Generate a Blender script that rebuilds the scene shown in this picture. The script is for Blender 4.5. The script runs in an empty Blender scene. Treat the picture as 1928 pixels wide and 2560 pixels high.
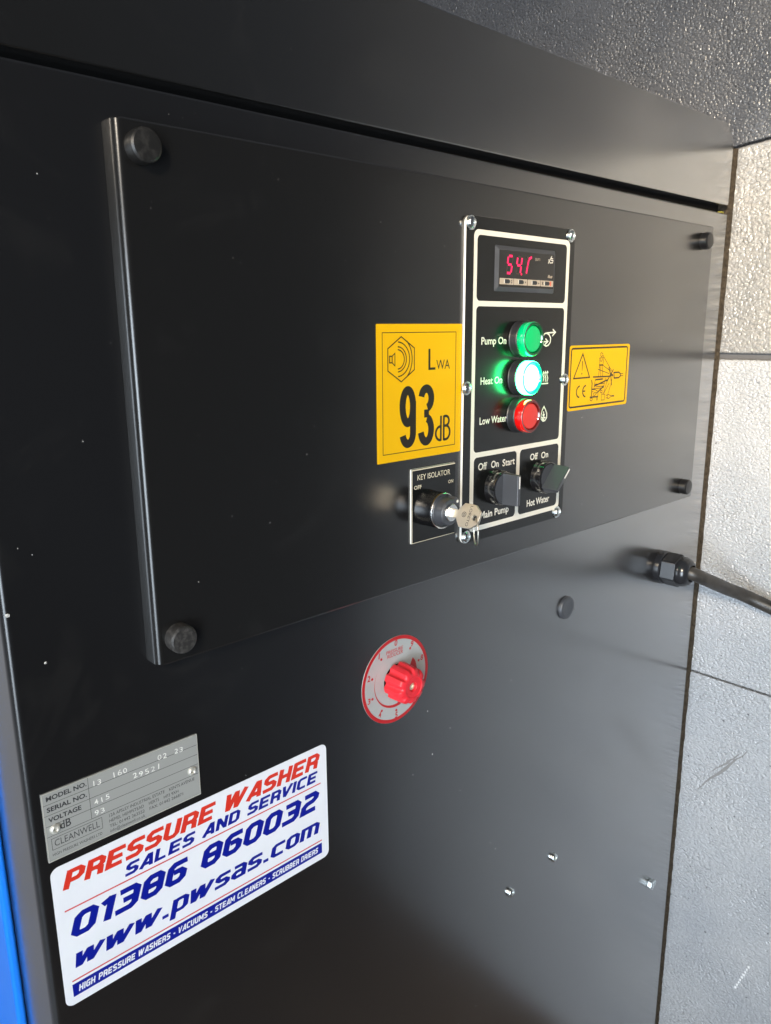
import bpy, bmesh, math, random
from mathutils import Matrix, Vector
random.seed(7)
scene = bpy.context.scene
COL = scene.collection
ZC = 1.10                     # eye height of the photographer (m)

# ------------------------------------------------------------------ camera
cam_d = bpy.data.cameras.new('camera')
cam = bpy.data.objects.new('camera', cam_d)
COL.objects.link(cam)
right = Vector((0.72891, -0.68456, -0.00738))
down = Vector((-0.16313, -0.16321, -0.97301))
fwd = Vector((0.66489, 0.71045, -0.23064))
m = Matrix.Identity(4)
for i in range(3):
    m[i][0] = right[i]; m[i][1] = -down[i]; m[i][2] = -fwd[i]
m[0][3] = 0.0; m[1][3] = -0.4035; m[2][3] = ZC
cam.matrix_world = m
cam_d.sensor_fit = 'VERTICAL'
cam_d.sensor_height = 9.8
cam_d.lens = 1924.7 / 2560 * 9.8
cam_d.clip_start = 0.01
cam_d.clip_end = 100
cam_d.dof.use_dof = True
cam_d.dof.focus_distance = 0.56
cam_d.dof.aperture_fstop = 8.0
scene.camera = cam

# ------------------------------------------------------------------ world and lamps
w = bpy.data.worlds.new('World'); scene.world = w; w.use_nodes = True
bg = w.node_tree.nodes['Background']
bg.inputs[0].default_value = (0.55, 0.62, 0.75, 1); bg.inputs[1].default_value = 0.12

def area(name, loc, target, size, power, color, shape='RECTANGLE', size_y=None, spread=180):
    d = bpy.data.lights.new(name, 'AREA'); d.energy = power; d.color = color
    d.shape = shape; d.size = size; d.size_y = size_y or size; d.spread = math.radians(spread)
    o = bpy.data.objects.new(name, d); COL.objects.link(o); o.location = loc
    o.rotation_euler = (Vector(target) - Vector(loc)).to_track_quat('-Z', 'Y').to_euler()
    return o
# cool daylight through the open doorway to the left of the photographer
area('doorway_daylight', (-1.25, -1.25, ZC - 0.45), (0.70, -0.02, ZC - 0.38), 0.8, 9.6, (0.78, 0.89, 1.0), size_y=1.3, spread=62)
# warmer, smaller light from higher up on the same side
area('high_warm_light', (-0.98, -1.02, ZC + 0.62), (0.88, -0.04, ZC + 0.08), 0.26, 5.0, (1.0, 0.88, 0.72), spread=72)
# shaft of warm light falling on the lining beside the cabinet
def spot(name, loc, target, power, color, deg, radius):
    d = bpy.data.lights.new(name, 'SPOT'); d.energy = power; d.color = color
    d.spot_size = math.radians(deg); d.spot_blend = 1.0; d.shadow_soft_size = radius
    o = bpy.data.objects.new(name, d); COL.objects.link(o); o.location = loc
    o.rotation_euler = (Vector(target) - Vector(loc)).to_track_quat('-Z', 'Y').to_euler()
spot('warm_shaft', (-0.95, -1.05, ZC + 0.55), (0.93, 0.0, ZC + 0.05), 250, (1.0, 0.80, 0.55), 22, 0.09)
# bright daylight beyond the far left side of the machine
area('side_daylight', (-0.95, 2.2, ZC + 0.1), (-0.45, 0.0, ZC - 0.1), 2.4, 2.6, (0.82, 0.90, 1.0), size_y=2.4)
area('yard_daylight', (-1.1, 1.9, ZC + 1.6), (-1.1, 1.9, 0.0), 2.2, 30, (0.97, 0.98, 1.0), size_y=3.0, spread=120)

scene.render.engine = 'CYCLES'
cy = scene.cycles
cy.max_bounces = 6; cy.diffuse_bounces = 3; cy.glossy_bounces = 4; cy.transmission_bounces = 2
cy.caustics_reflective = True; cy.sample_clamp_indirect = 6.0
vs = scene.view_settings
scene.display_settings.display_device = 'sRGB'
vs.view_transform = 'Standard'; vs.look = 'None'; vs.exposure = 0.0; vs.gamma = 1.0
vs.use_curve_mapping = False

# ------------------------------------------------------------------ helpers
# working units: millimetres; u = along the front, v = height relative to eye height, y = depth (0 = cabinet front)
YD = -13.5                                   # front face of the control door
def P(u, v, y): return (u / 1000.0, y / 1000.0, ZC + v / 1000.0)

def mat(name, color, rough=0.5, metal=0.0, spec=0.5, coat=0.0, coat_rough=0.1, emit=None, emit_s=0.0, trans=0.0, sss=0.0, ior=1.45):
    mt = bpy.data.materials.new(name); mt.use_nodes = True
    b = mt.node_tree.nodes['Principled BSDF']
    b.inputs['Base Color'].default_value = (*color, 1)
    b.inputs['Roughness'].default_value = rough
    b.inputs['Metallic'].default_value = metal
    b.inputs['Specular IOR Level'].default_value = spec
    b.inputs['Coat Weight'].default_value = coat
    b.inputs['Coat Roughness'].default_value = coat_rough
    b.inputs['IOR'].default_value = ior
    b.inputs['Transmission Weight'].default_value = trans
    if sss:
        b.inputs['Subsurface Weight'].default_value = sss
        b.inputs['Subsurface Radius'].default_value = (1, 1, 1)
        b.inputs['Subsurface Scale'].default_value = 0.003
    if emit:
        b.inputs['Emission Color'].default_value = (*emit, 1)
        b.inputs['Emission Strength'].default_value = emit_s
    return mt

def node(mt, kind, **kw):
    n = mt.node_tree.nodes.new(kind)
    for k, v in kw.items():
        if k in n.inputs: n.inputs[k].default_value = v
        else: setattr(n, k, v)
    return n
def link(mt, a, ao, b, bi): mt.node_tree.links.new(a.outputs[ao], b.inputs[bi])
def ramp(mt, pts):
    r = node(mt, 'ShaderNodeValToRGB')
    e = r.color_ramp.elements
    while len(e) < len(pts): e.new(0.5)
    for i, (p, c) in enumerate(pts):
        e[i].position = p; e[i].color = (c, c, c, 1) if not isinstance(c, tuple) else (*c, 1)
    return r
def vary(mt, scale=6.0, r0=0.25, r1=0.4, bump=None, bump_scale=900, bump_dist=0.0002, stretch=None, detail=5):
    """uneven gloss (wipe marks) and fine paint texture"""
    b = mt.node_tree.nodes['Principled BSDF']
    tc = node(mt, 'ShaderNodeTexCoord')
    n = node(mt, 'ShaderNodeTexNoise', Scale=scale, Detail=detail, Roughness=0.6)
    src = tc
    if stretch:
        mp = node(mt, 'ShaderNodeMapping'); mp.inputs['Scale'].default_value = stretch
        link(mt, tc, 'Object', mp, 'Vector'); link(mt, mp, 'Vector', n, 'Vector')
    else:
        link(mt, tc, 'Object', n, 'Vector')
    r = ramp(mt, [(0.3, r0), (0.72, r1)])
    link(mt, n, 'Fac', r, 'Fac'); link(mt, r, 'Color', b, 'Roughness')
    if bump:
        n2 = node(mt, 'ShaderNodeTexNoise', Scale=bump_scale, Detail=2.0)
        link(mt, tc, 'Object', n2, 'Vector')
        bp = node(mt, 'ShaderNodeBump', Strength=bump, Distance=bump_dist)
        link(mt, n2, 'Fac', bp, 'Height'); link(mt, bp, 'Normal', b, 'Normal')
    return mt
def tint(mt, scale, c0, c1, lo=0.35, hi=0.7, detail=4):
    b = mt.node_tree.nodes['Principled BSDF']
    tc = node(mt, 'ShaderNodeTexCoord')
    n = node(mt, 'ShaderNodeTexNoise', Scale=scale, Detail=detail, Roughness=0.6)
    link(mt, tc, 'Object', n, 'Vector')
    r = ramp(mt, [(lo, c0), (hi, c1)])
    link(mt, n, 'Fac', r, 'Fac'); link(mt, r, 'Color', b, 'Base Color')
    return mt

M = {}
def satin_paint(name, color, r0, r1, sheen):
    """satin powder coat: dark near face-on, with a strong sheen at glancing angles"""
    mt = mat(name, color, 0.3, spec=0.5, ior=1.5)
    nt = mt.node_tree; b = nt.nodes['Principled BSDF']; out = nt.nodes['Material Output']
    tc = node(mt, 'ShaderNodeTexCoord')
    n = node(mt, 'ShaderNodeTexNoise', Scale=9.0, Detail=5.0, Roughness=0.6, Distortion=0.6)
    link(mt, tc, 'Object', n, 'Vector')
    mr = node(mt, 'ShaderNodeMapRange'); mr.inputs['To Min'].default_value = r0; mr.inputs['To Max'].default_value = r1
    link(mt, n, 'Fac', mr, 'Value'); link(mt, mr, 'Result', b, 'Roughness')
    # faint dust film left by wiping
    d1 = node(mt, 'ShaderNodeTexNoise', Scale=14.0, Detail=6.0, Roughness=0.72, Distortion=1.2)
    link(mt, tc, 'Object', d1, 'Vector')
    dr = ramp(mt, [(0.55, color), (0.85, (0.015, 0.0145, 0.014))])
    link(mt, d1, 'Fac', dr, 'Fac'); link(mt, dr, 'Color', b, 'Base Color')
    n2 = node(mt, 'ShaderNodeTexNoise', Scale=1400.0, Detail=1.0)
    link(mt, tc, 'Object', n2, 'Vector')
    bp = node(mt, 'ShaderNodeBump', Strength=0.07, Distance=0.0001)
    link(mt, n2, 'Fac', bp, 'Height'); link(mt, bp, 'Normal', b, 'Normal')
    g = node(mt, 'ShaderNodeBsdfAnisotropic'); g.inputs['Color'].default_value = (0.95, 0.95, 0.95, 1)
    link(mt, mr, 'Result', g, 'Roughness')
    lw = node(mt, 'ShaderNodeLayerWeight'); lw.inputs['Blend'].default_value = 0.5
    pw = node(mt, 'ShaderNodeMath', operation='POWER'); pw.inputs[1].default_value = 1.75
    ml = node(mt, 'ShaderNodeMath', operation='MULTIPLY'); ml.inputs[1].default_value = sheen; ml.use_clamp = True
    link(mt, lw, 'Facing', pw, 0); link(mt, pw, 'Value', ml, 0)
    mx = node(mt, 'ShaderNodeMixShader')
    link(mt, ml, 'Value', mx, 0); link(mt, b, 'BSDF', mx, 1); link(mt, g, 'BSDF', mx, 2)
    link(mt, mx, 'Shader', out, 'Surface')
    return mt
M['black_paint'] = satin_paint('black_paint', (0.0075, 0.0075, 0.008), 0.20, 0.262, 0.70)
M['hood_paint'] = satin_paint('hood_paint', (0.0075, 0.0074, 0.0072), 0.20, 0.262, 1.4)  # same paint as the body; sheen raised so the hood looks brighter lit
M['door_paint'] = satin_paint('door_paint', (0.0078, 0.0075, 0.0072), 0.205, 0.266, 0.30)
M['gap_black'] = mat('gap_black', (0.003, 0.003, 0.003), 0.9, spec=0.1)
M['blue_paint'] = vary(mat('blue_paint', (0.005, 0.19, 0.80)), 8, 0.3, 0.45)
M['black_plastic'] = vary(mat('black_plastic', (0.008, 0.008, 0.009), ior=2.1), 60, 0.09, 0.16)
M['matt_plastic'] = vary(mat('matt_plastic', (0.046, 0.049, 0.056), ior=1.6), 80, 0.32, 0.5, 0.25, 2500, 0.0002)
M['grain_plastic'] = vary(mat('grain_plastic', (0.008, 0.008, 0.009), ior=2.1), 90, 0.10, 0.18, 0.4, 1500, 0.0003)
M['dusty_rubber'] = tint(mat('dusty_rubber', (0.03, 0.028, 0.026), 0.55), 420, (0.018, 0.017, 0.016), (0.10, 0.092, 0.085), 0.45, 0.85, 6)
M['rubber'] = tint(mat('rubber', (0.02, 0.019, 0.018), 0.42), 300, (0.012, 0.0115, 0.011), (0.045, 0.042, 0.038), 0.5, 0.85, 6)
M['knob_black'] = vary(mat('knob_black', (0.008, 0.008, 0.009)), 60, 0.3, 0.42)
M['laminate_white'] = mat('laminate_white', (0.80, 0.78, 0.72), 0.35)
M['laminate_black'] = vary(mat('laminate_black', (0.0055, 0.0058, 0.0055), ior=1.5), 8, 0.19, 0.265, 0.03, 1600, 0.0001, detail=2)
M['cream_ink'] = mat('cream_ink', (0.74, 0.70, 0.60), 0.5)
M['engraved'] = mat('engraved', (0.66, 0.58, 0.42), 0.5)
M['yellow'] = vary(mat('yellow_vinyl', (0.76, 0.42, 0.002), spec=0.22), 20, 0.35, 0.5)
M['sign_black'] = mat('sign_black', (0.014, 0.010, 0.006), 0.4)
M['white_vinyl'] = tint(vary(mat('white_vinyl', (0.78, 0.78, 0.80), spec=0.45), 10, 0.28, 0.42), 30, (0.76, 0.76, 0.79), (0.80, 0.80, 0.82))
M['red_ink'] = mat('red_ink', (0.66, 0.035, 0.018), 0.35)
M['red_line'] = mat('red_line', (0.60, 0.06, 0.06), 0.4)
M['blue_ink'] = mat('blue_ink', (0.003, 0.010, 0.26), 0.32)
M['zinc'] = vary(mat('zinc', (0.72, 0.76, 0.76), metal=1.0), 300, 0.16, 0.36)
M['chrome'] = mat('chrome', (0.82, 0.82, 0.80), 0.22, metal=1.0)
M['nickel'] = vary(mat('nickel', (0.72, 0.68, 0.60), metal=1.0), 150, 0.28, 0.42, 0.4, 2600, 0.0003)
M['key_dark'] = mat('key_dark', (0.03, 0.028, 0.025), 0.6)
M['alu_plate'] = vary(mat('alu_plate', (0.40, 0.40, 0.375), metal=0.25), 4, 0.33, 0.46, 0.05, 700, 0.0001, stretch=(3, 1, 160))
M['alu_edge'] = mat('alu_edge', (0.78, 0.76, 0.68), 0.3, metal=0.6)
M['plate_ink'] = mat('plate_ink', (0.030, 0.032, 0.035), 0.55)
M['stamp'] = mat('stamp', (0.93, 0.92, 0.86), 0.3, metal=0.2)
M['dial_silver'] = tint(vary(mat('dial_silver', (0.42, 0.43, 0.42), metal=0.1), 6, 0.16, 0.24), 40, (0.40, 0.41, 0.395), (0.45, 0.46, 0.44))
M['dial_red'] = mat('dial_red', (0.44, 0.014, 0.018), 0.35)
M['knob_red'] = vary(mat('knob_red', (0.70, 0.026, 0.038), spec=0.4), 40, 0.33, 0.46, 0.12, 900, 0.0002)
M['brass_screw'] = vary(mat('brass_screw', (0.85, 0.78, 0.62), metal=0.8), 300, 0.35, 0.6, 0.6, 1500, 0.0005)
M['bezel_grey'] = vary(mat('bezel_grey', (0.020, 0.021, 0.024)), 90, 0.33, 0.5)
M['green_lens'] = mat('green_lens', (0.0, 0.46, 0.17), 0.10, spec=0.6, coat=0.6, coat_rough=0.04)
M['green_cap'] = mat('green_cap', (0.0, 0.50, 0.14), 0.30)
M['green_rim'] = mat('green_rim', (0.0, 0.07, 0.02), 0.08, coat=0.8, coat_rough=0.04)
M['red_lens'] = mat('red_lens', (0.72, 0.006, 0.006), 0.10, spec=0.6, coat=0.6, coat_rough=0.04)
M['red_cap'] = mat('red_cap', (0.62, 0.035, 0.026), 0.30)
M['red_rim'] = mat('red_rim', (0.10, 0.006, 0.005), 0.08, coat=0.8, coat_rough=0.04)
M['lit_lens'] = mat('lit_lens', (0.0, 0.4, 0.2), 0.12, emit=(0.035, 1.0, 0.24), emit_s=32.0)
M['lit_cap'] = mat('lit_cap', (0.0, 0.4, 0.2), 0.3, emit=(0.08, 1.0, 0.34), emit_s=24.0)
M['lit_rim'] = mat('lit_rim', (0.0, 0.3, 0.12), 0.10, emit=(0.0, 0.75, 0.50), emit_s=0.9)
M['screen'] = mat('screen', (0.014, 0.013, 0.012), 0.16, coat=0.3)
M['led_on'] = mat('led_on', (0.3, 0.0, 0.02), 0.4, emit=(1.0, 0.004, 0.085), emit_s=1.15)
M['led_core'] = mat('led_core', (0.3, 0.0, 0.02), 0.4, emit=(1.0, 0.05, 0.20), emit_s=1.5)
M['led_off'] = mat('led_off', (0.055, 0.035, 0.028), 0.5)
M['button_tan'] = mat('button_tan', (0.42, 0.35, 0.27), 0.45)
M['button_red'] = mat('button_red', (0.60, 0.14, 0.08), 0.45)
M['cable_rubber'] = tint(vary(mat('cable_rubber', (0.03, 0.028, 0.026)), 60, 0.35, 0.5), 70, (0.022, 0.020, 0.018), (0.052, 0.047, 0.042))
M['gland_nylon'] = vary(mat('gland_nylon', (0.016, 0.017, 0.020)), 50, 0.14, 0.28)
M['dust'] = mat('dust', (0.5, 0.49, 0.46), 0.8)
M['gap_shade_brown'] = tint(mat('gap_shade_brown', (0.09, 0.06, 0.035), 0.9, spec=0.2), 260, (0.020, 0.016, 0.012), (0.085, 0.066, 0.045), 0.3, 0.8, 6)  # brown tone standing in for the shade in the gap beside the cabinet
M['foam_yellow'] = mat('foam_yellow', (0.22, 0.20, 0.03), 0.8)
M['ground_grey'] = tint(mat('ground_grey', (0.45, 0.45, 0.46), 0.8), 3, (0.40, 0.40, 0.41), (0.52, 0.52, 0.53))
M['floor_ply'] = tint(mat('floor_ply', (0.22, 0.10, 0.04), 0.5), 9, (0.17, 0.12, 0.085), (0.27, 0.19, 0.13))

# textured grey van lining: glossy plastic with a coarse leather grain
def lining(name, c0, c1, strength, r0, r1, scale=(1, 1, 1), grain=150.0, depth=0.0026, ior=1.65):
    mt = mat(name, c0, 0.35, spec=0.5, ior=ior)
    b = mt.node_tree.nodes['Principled BSDF']
    tc = node(mt, 'ShaderNodeTexCoord')
    mp = node(mt, 'ShaderNodeMapping'); mp.inputs['Scale'].default_value = scale
    link(mt, tc, 'Object', mp, 'Vector')
    warp = node(mt, 'ShaderNodeTexNoise', Scale=90.0, Detail=2.0)
    link(mt, mp, 'Vector', warp, 'Vector')
    mix = node(mt, 'ShaderNodeVectorMath', operation='MULTIPLY_ADD')
    mix.inputs[1].default_value = (0.006, 0.006, 0.006)
    link(mt, warp, 'Color', mix, 0); link(mt, mp, 'Vector', mix, 2)
    vo = node(mt, 'ShaderNodeTexVoronoi', Scale=grain); vo.feature = 'F1'
    link(mt, mix, 'Vector', vo, 'Vector')
    no = node(mt, 'ShaderNodeTexNoise', Scale=grain * 1.3, Detail=1.0, Roughness=0.5)
    link(mt, mp, 'Vector', no, 'Vector')
    sq = node(mt, 'ShaderNodeMath', operation='MULTIPLY')
    link(mt, vo, 'Distance', sq, 0); link(mt, vo, 'Distance', sq, 1)
    # relief fades and deepens over the sheet
    rel = node(mt, 'ShaderNodeTexNoise', Scale=11.0, Detail=2.0)
    link(mt, tc, 'Object', rel, 'Vector')
    rm = node(mt, 'ShaderNodeMapRange'); rm.inputs['From Min'].default_value = 0.3; rm.inputs['From Max'].default_value = 0.7
    rm.inputs['To Min'].default_value = -0.5; rm.inputs['To Max'].default_value = -1.5
    link(mt, rel, 'Fac', rm, 'Value')
    inv = node(mt, 'ShaderNodeMath', operation='MULTIPLY_ADD')
    link(mt, sq, 'Value', inv, 0); link(mt, rm, 'Result', inv, 1); link(mt, no, 'Fac', inv, 2)
    bp = node(mt, 'ShaderNodeBump', Strength=strength, Distance=depth)
    link(mt, inv, 'Value', bp, 'Height'); link(mt, bp, 'Normal', b, 'Normal')
    big = node(mt, 'ShaderNodeTexNoise', Scale=7.0, Detail=5.0, Roughness=0.65)
    link(mt, tc, 'Object', big, 'Vector')
    rc = ramp(mt, [(0.3, c0), (0.7, c1)])
    link(mt, big, 'Fac', rc, 'Fac')
    # dirt specks
    sp = node(mt, 'ShaderNodeTexVoronoi', Scale=55.0); sp.inputs['Randomness'].default_value = 1.0
    link(mt, tc, 'Object', sp, 'Vector')
    sr = ramp(mt, [(0.05, 0.25), (0.085, 1.0)])
    link(mt, sp, 'Distance', sr, 'Fac')
    mu = node(mt, 'ShaderNodeMix', data_type='RGBA', blend_type='MULTIPLY')
    mu.inputs[0].default_value = 0.8
    link(mt, rc, 'Color', mu, 6); link(mt, sr, 'Color', mu, 7)
    link(mt, mu, 2, b, 'Base Color')
    rr = ramp(mt, [(0.3, r0), (0.7, r1)])
    link(mt, no, 'Fac', rr, 'Fac'); link(mt, rr, 'Color', b, 'Roughness')
    return mt
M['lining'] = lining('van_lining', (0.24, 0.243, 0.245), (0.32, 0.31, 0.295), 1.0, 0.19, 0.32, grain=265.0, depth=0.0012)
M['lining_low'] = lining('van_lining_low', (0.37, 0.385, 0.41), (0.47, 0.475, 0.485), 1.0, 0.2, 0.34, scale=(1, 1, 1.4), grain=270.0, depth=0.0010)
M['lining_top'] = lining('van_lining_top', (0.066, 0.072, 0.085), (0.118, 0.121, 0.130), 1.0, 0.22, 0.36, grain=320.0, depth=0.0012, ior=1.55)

class MB:
    """collects faces (in millimetre coordinates u, y, v) for one mesh object"""
    def __init__(s): s.v = []; s.f = []
    def add(s, pts, faces):
        n = len(s.v); s.v += [P(u, v, y) for (u, y, v) in pts]
        s.f += [tuple(i + n for i in f) for f in faces]
    def box(s, u0, u1, y0, y1, v0, v1):
        p = [(u0, y0, v0), (u1, y0, v0), (u1, y0, v1), (u0, y0, v1), (u0, y1, v0), (u1, y1, v0), (u1, y1, v1), (u0, y1, v1)]
        s.add(p, [(0, 1, 2, 3), (5, 4, 7, 6), (4, 0, 3, 7), (1, 5, 6, 2), (3, 2, 6, 7), (4, 5, 1, 0)])
    def prism_y(s, out, y0, y1, scale1=None, c=(0, 0), cap_back=True):
        """outline [(u,v)] in the front plane, from y0 (front) to y1 (back)"""
        n = len(out)
        o1 = out if scale1 is None else [(c[0] + (u - c[0]) * scale1, c[1] + (v - c[1]) * scale1) for u, v in out]
        p = [(u, y0, v) for u, v in out] + [(u, y1, v) for u, v in o1]
        f = [tuple(range(n))] + [(i, i + n, (i + 1) % n + n, (i + 1) % n) for i in range(n)]
        if cap_back: f.append(tuple(range(2 * n - 1, n - 1, -1)))
        s.add(p, f)
    def loft(s, rings, cap0=True, cap1=True):
        n = len(rings[0]); p = [q for r in rings for q in r]; f = []
        for k in range(len(rings) - 1):
            for i in range(n):
                j = (i + 1) % n
                f.append((k * n + i, k * n + j, (k + 1) * n + j, (k + 1) * n + i))
        if cap0: f.append(tuple(range(n - 1, -1, -1)))
        if cap1: f.append(tuple(range((len(rings) - 1) * n, len(rings) * n)))
        s.add(p, f)
    def lathe(s, cu, cv, prof, n=48, cap0=True, cap1=True, wob=None):
        """prof [(radius, y)] round an axis along y at (cu, cv)"""
        rings = []
        for r, y in prof:
            ring = []
            for i in range(n):
                a = 2 * math.pi * i / n
                rr = r if wob is None else wob(r, y, a)
                ring.append((cu + rr * math.cos(a), y, cv + rr * math.sin(a)))
            rings.append(ring)
        s.loft(rings, cap0, cap1)
    def tube(s, path, r, n=14, closed=False):
        rings = []; m_ = len(path)
        V3 = [Vector(q) for q in path]
        up = Vector((0.13, 0.21, 0.97)).normalized()
        for k in range(m_):
            if closed: t = V3[(k + 1) % m_] - V3[k - 1]
            else: t = V3[min(k + 1, m_ - 1)] - V3[max(k - 1, 0)]
            t.normalize()
            a = t.cross(up)
            if a.length < 1e-4: a = t.cross(Vector((1, 0, 0)))
            a.normalize(); b = a.cross(t)
            rr = r[k] if isinstance(r, (list, tuple)) else r
            rings.append([tuple(V3[k] + a * rr * math.cos(2 * math.pi * i / n) + b * rr * math.sin(2 * math.pi * i / n)) for i in range(n)])
        if closed:
            rings.append(rings[0]); s.loft(rings, False, False)
        else: s.loft(rings)
    def ribbon(s, pts, hw, y, closed=False, hw1=None):
        """flat stroke of half width hw in the front plane"""
        pts = [Vector(p) for p in pts]; n = len(pts)
        if closed and (pts[0] - pts[-1]).length < 1e-6: pts = pts[:-1]; n -= 1
        L = []; R_ = []
        for i in range(n):
            a = pts[i - 1] if (closed or i > 0) else None
            c = pts[(i + 1) % n] if (closed or i < n - 1) else None
            b = pts[i]
            d1 = (b - a).normalized() if a is not None else (c - b).normalized()
            d2 = (c - b).normalized() if c is not None else d1
            n1 = Vector((-d1.y, d1.x)); n2 = Vector((-d2.y, d2.x))
            mm_ = n1 + n2
            if mm_.length < 1e-3: mm_ = n1
            mm_.normalize()
            k = 1.0 / max(mm_.dot(n1), 0.55)
            h = hw if hw1 is None else hw + (hw1 - hw) * i / max(n - 1, 1)
            L.append(b + mm_ * h * k); R_.append(b - mm_ * h * k)
        p = [(q.x, y, q.y) for q in L] + [(q.x, y, q.y) for q in R_]
        f = []
        for i in range(n if closed else n - 1):
            j = (i + 1) % n
            f.append((n + i, n + j, j, i))
        s.add(p, f)
    def strokes(s, polys, hw, y):
        for k, p in enumerate(polys):
            cl = len(p) > 2 and (Vector(p[0]) - Vector(p[-1])).length < 1e-6
            s.ribbon(p, hw, y - 0.012 * (k % 9), closed=cl)
    def build(s, name, material, parent=None, smooth=None, bevel=None, seg=3, bevel_angle=0.6):
        me = bpy.data.meshes.new(name)
        me.from_pydata(s.v, [], s.f); me.validate(); me.update()
        bm = bmesh.new(); bm.from_mesh(me)
        bmesh.ops.recalc_face_normals(bm, faces=bm.faces); bm.to_mesh(me); bm.free()
        me.materials.append(material)
        if smooth is not None:
            me.polygons.foreach_set('use_smooth', [True] * len(me.polygons))
            me.set_sharp_from_angle(angle=smooth)
        o = bpy.data.objects.new(name, me); COL.objects.link(o)
        if bevel:
            b = o.modifiers.new('bevel', 'BEVEL'); b.width = bevel / 1000; b.segments = seg
            b.limit_method = 'ANGLE'; b.angle_limit = bevel_angle; b.harden_normals = True
            me.polygons.foreach_set('use_smooth', [True] * len(me.polygons))
        if parent is not None: adopt(o, parent)
        return o

def adopt(o, parent):
    o.parent = parent
    # translation of the whole parent chain
    t = Vector((0, 0, 0)); q = parent
    while q is not None:
        t += q.location; q = q.parent
    if parent.type == 'EMPTY' or parent.location.length > 0:
        o.matrix_parent_inverse = Matrix.Translation(-parent.location) if parent.parent is None else Matrix.Identity(4)
def tag(o, label, cat, group=None):
    o['label'] = label; o['category'] = cat
    if group: o['group'] = group
    return o
def thing(name, loc, label, cat, group=None):
    e = bpy.data.objects.new(name, None); COL.objects.link(e)
    e.empty_display_size = 0.01; e.location = P(*loc)
    return tag(e, label, cat, group)

def rrect(u0, u1, v0, v1, r, n=6):
    if not isinstance(r, (list, tuple)): r = [r] * 4       # TR, TL, BL, BR
    out = []
    for (cx, cy, a0, rr) in ((u1 - r[0], v1 - r[0], 0, r[0]), (u0 + r[1], v1 - r[1], 90, r[1]), (u0 + r[2], v0 + r[2], 180, r[2]), (u1 - r[3], v0 + r[3], 270, r[3])):
        for i in range(n + 1):
            a = math.radians(a0 + 90 * i / n)
            out.append((cx + rr * math.cos(a), cy + rr * math.sin(a)))
    return out
def circle(cu, cv, r, n=32, a0=0.0, a1=360.0):
    full = abs(a1 - a0) >= 360
    k = n if full else n + 1
    return [(cu + r * math.cos(math.radians(a0 + (a1 - a0) * i / n)), cv + r * math.sin(math.radians(a0 + (a1 - a0) * i / n))) for i in range(k)]

def text(name, s_, u0, v0, width, cap, y, material, parent, bold=0.0, shear=0.0, ref='H', rot=None):
    """built-in font lettering fitted to a width and a capital height (mm), baseline at v0"""
    def conv(body):
        c = bpy.data.curves.new('tmp_text', 'FONT'); c.body = body; c.size = 1.0
        c.offset = bold; c.shear = shear; c.resolution_u = 3; c.fill_mode = 'FRONT'
        o = bpy.data.objects.new('tmp_text', c); COL.objects.link(o)
        dg = bpy.context.evaluated_depsgraph_get()
        me = bpy.data.meshes.new_from_object(o.evaluated_get(dg))
        bpy.data.objects.remove(o); bpy.data.curves.remove(c)
        return me
    r = conv(ref); rh = max(v.co.y for v in r.vertices) ; rb = min(v.co.y for v in r.vertices); bpy.data.meshes.remove(r)
    me = conv(s_)
    x0 = min(v.co.x for v in me.vertices); x1 = max(v.co.x for v in me.vertices)
    sx = width / (x1 - x0); sy = cap / (rh - rb)
    for v in me.vertices:
        X = (v.co.x - x0) * sx; Z = (v.co.y - rb) * sy
        if rot: X, Z = rot(X, Z)
        v.co = P(u0 + X, v0 + Z, y)
    me.update(); me.name = name
    me.materials.clear(); me.materials.append(material)
    o = bpy.data.objects.new(name, me); COL.objects.link(o)
    if parent is not None: adopt(o, parent)
    return o

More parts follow.
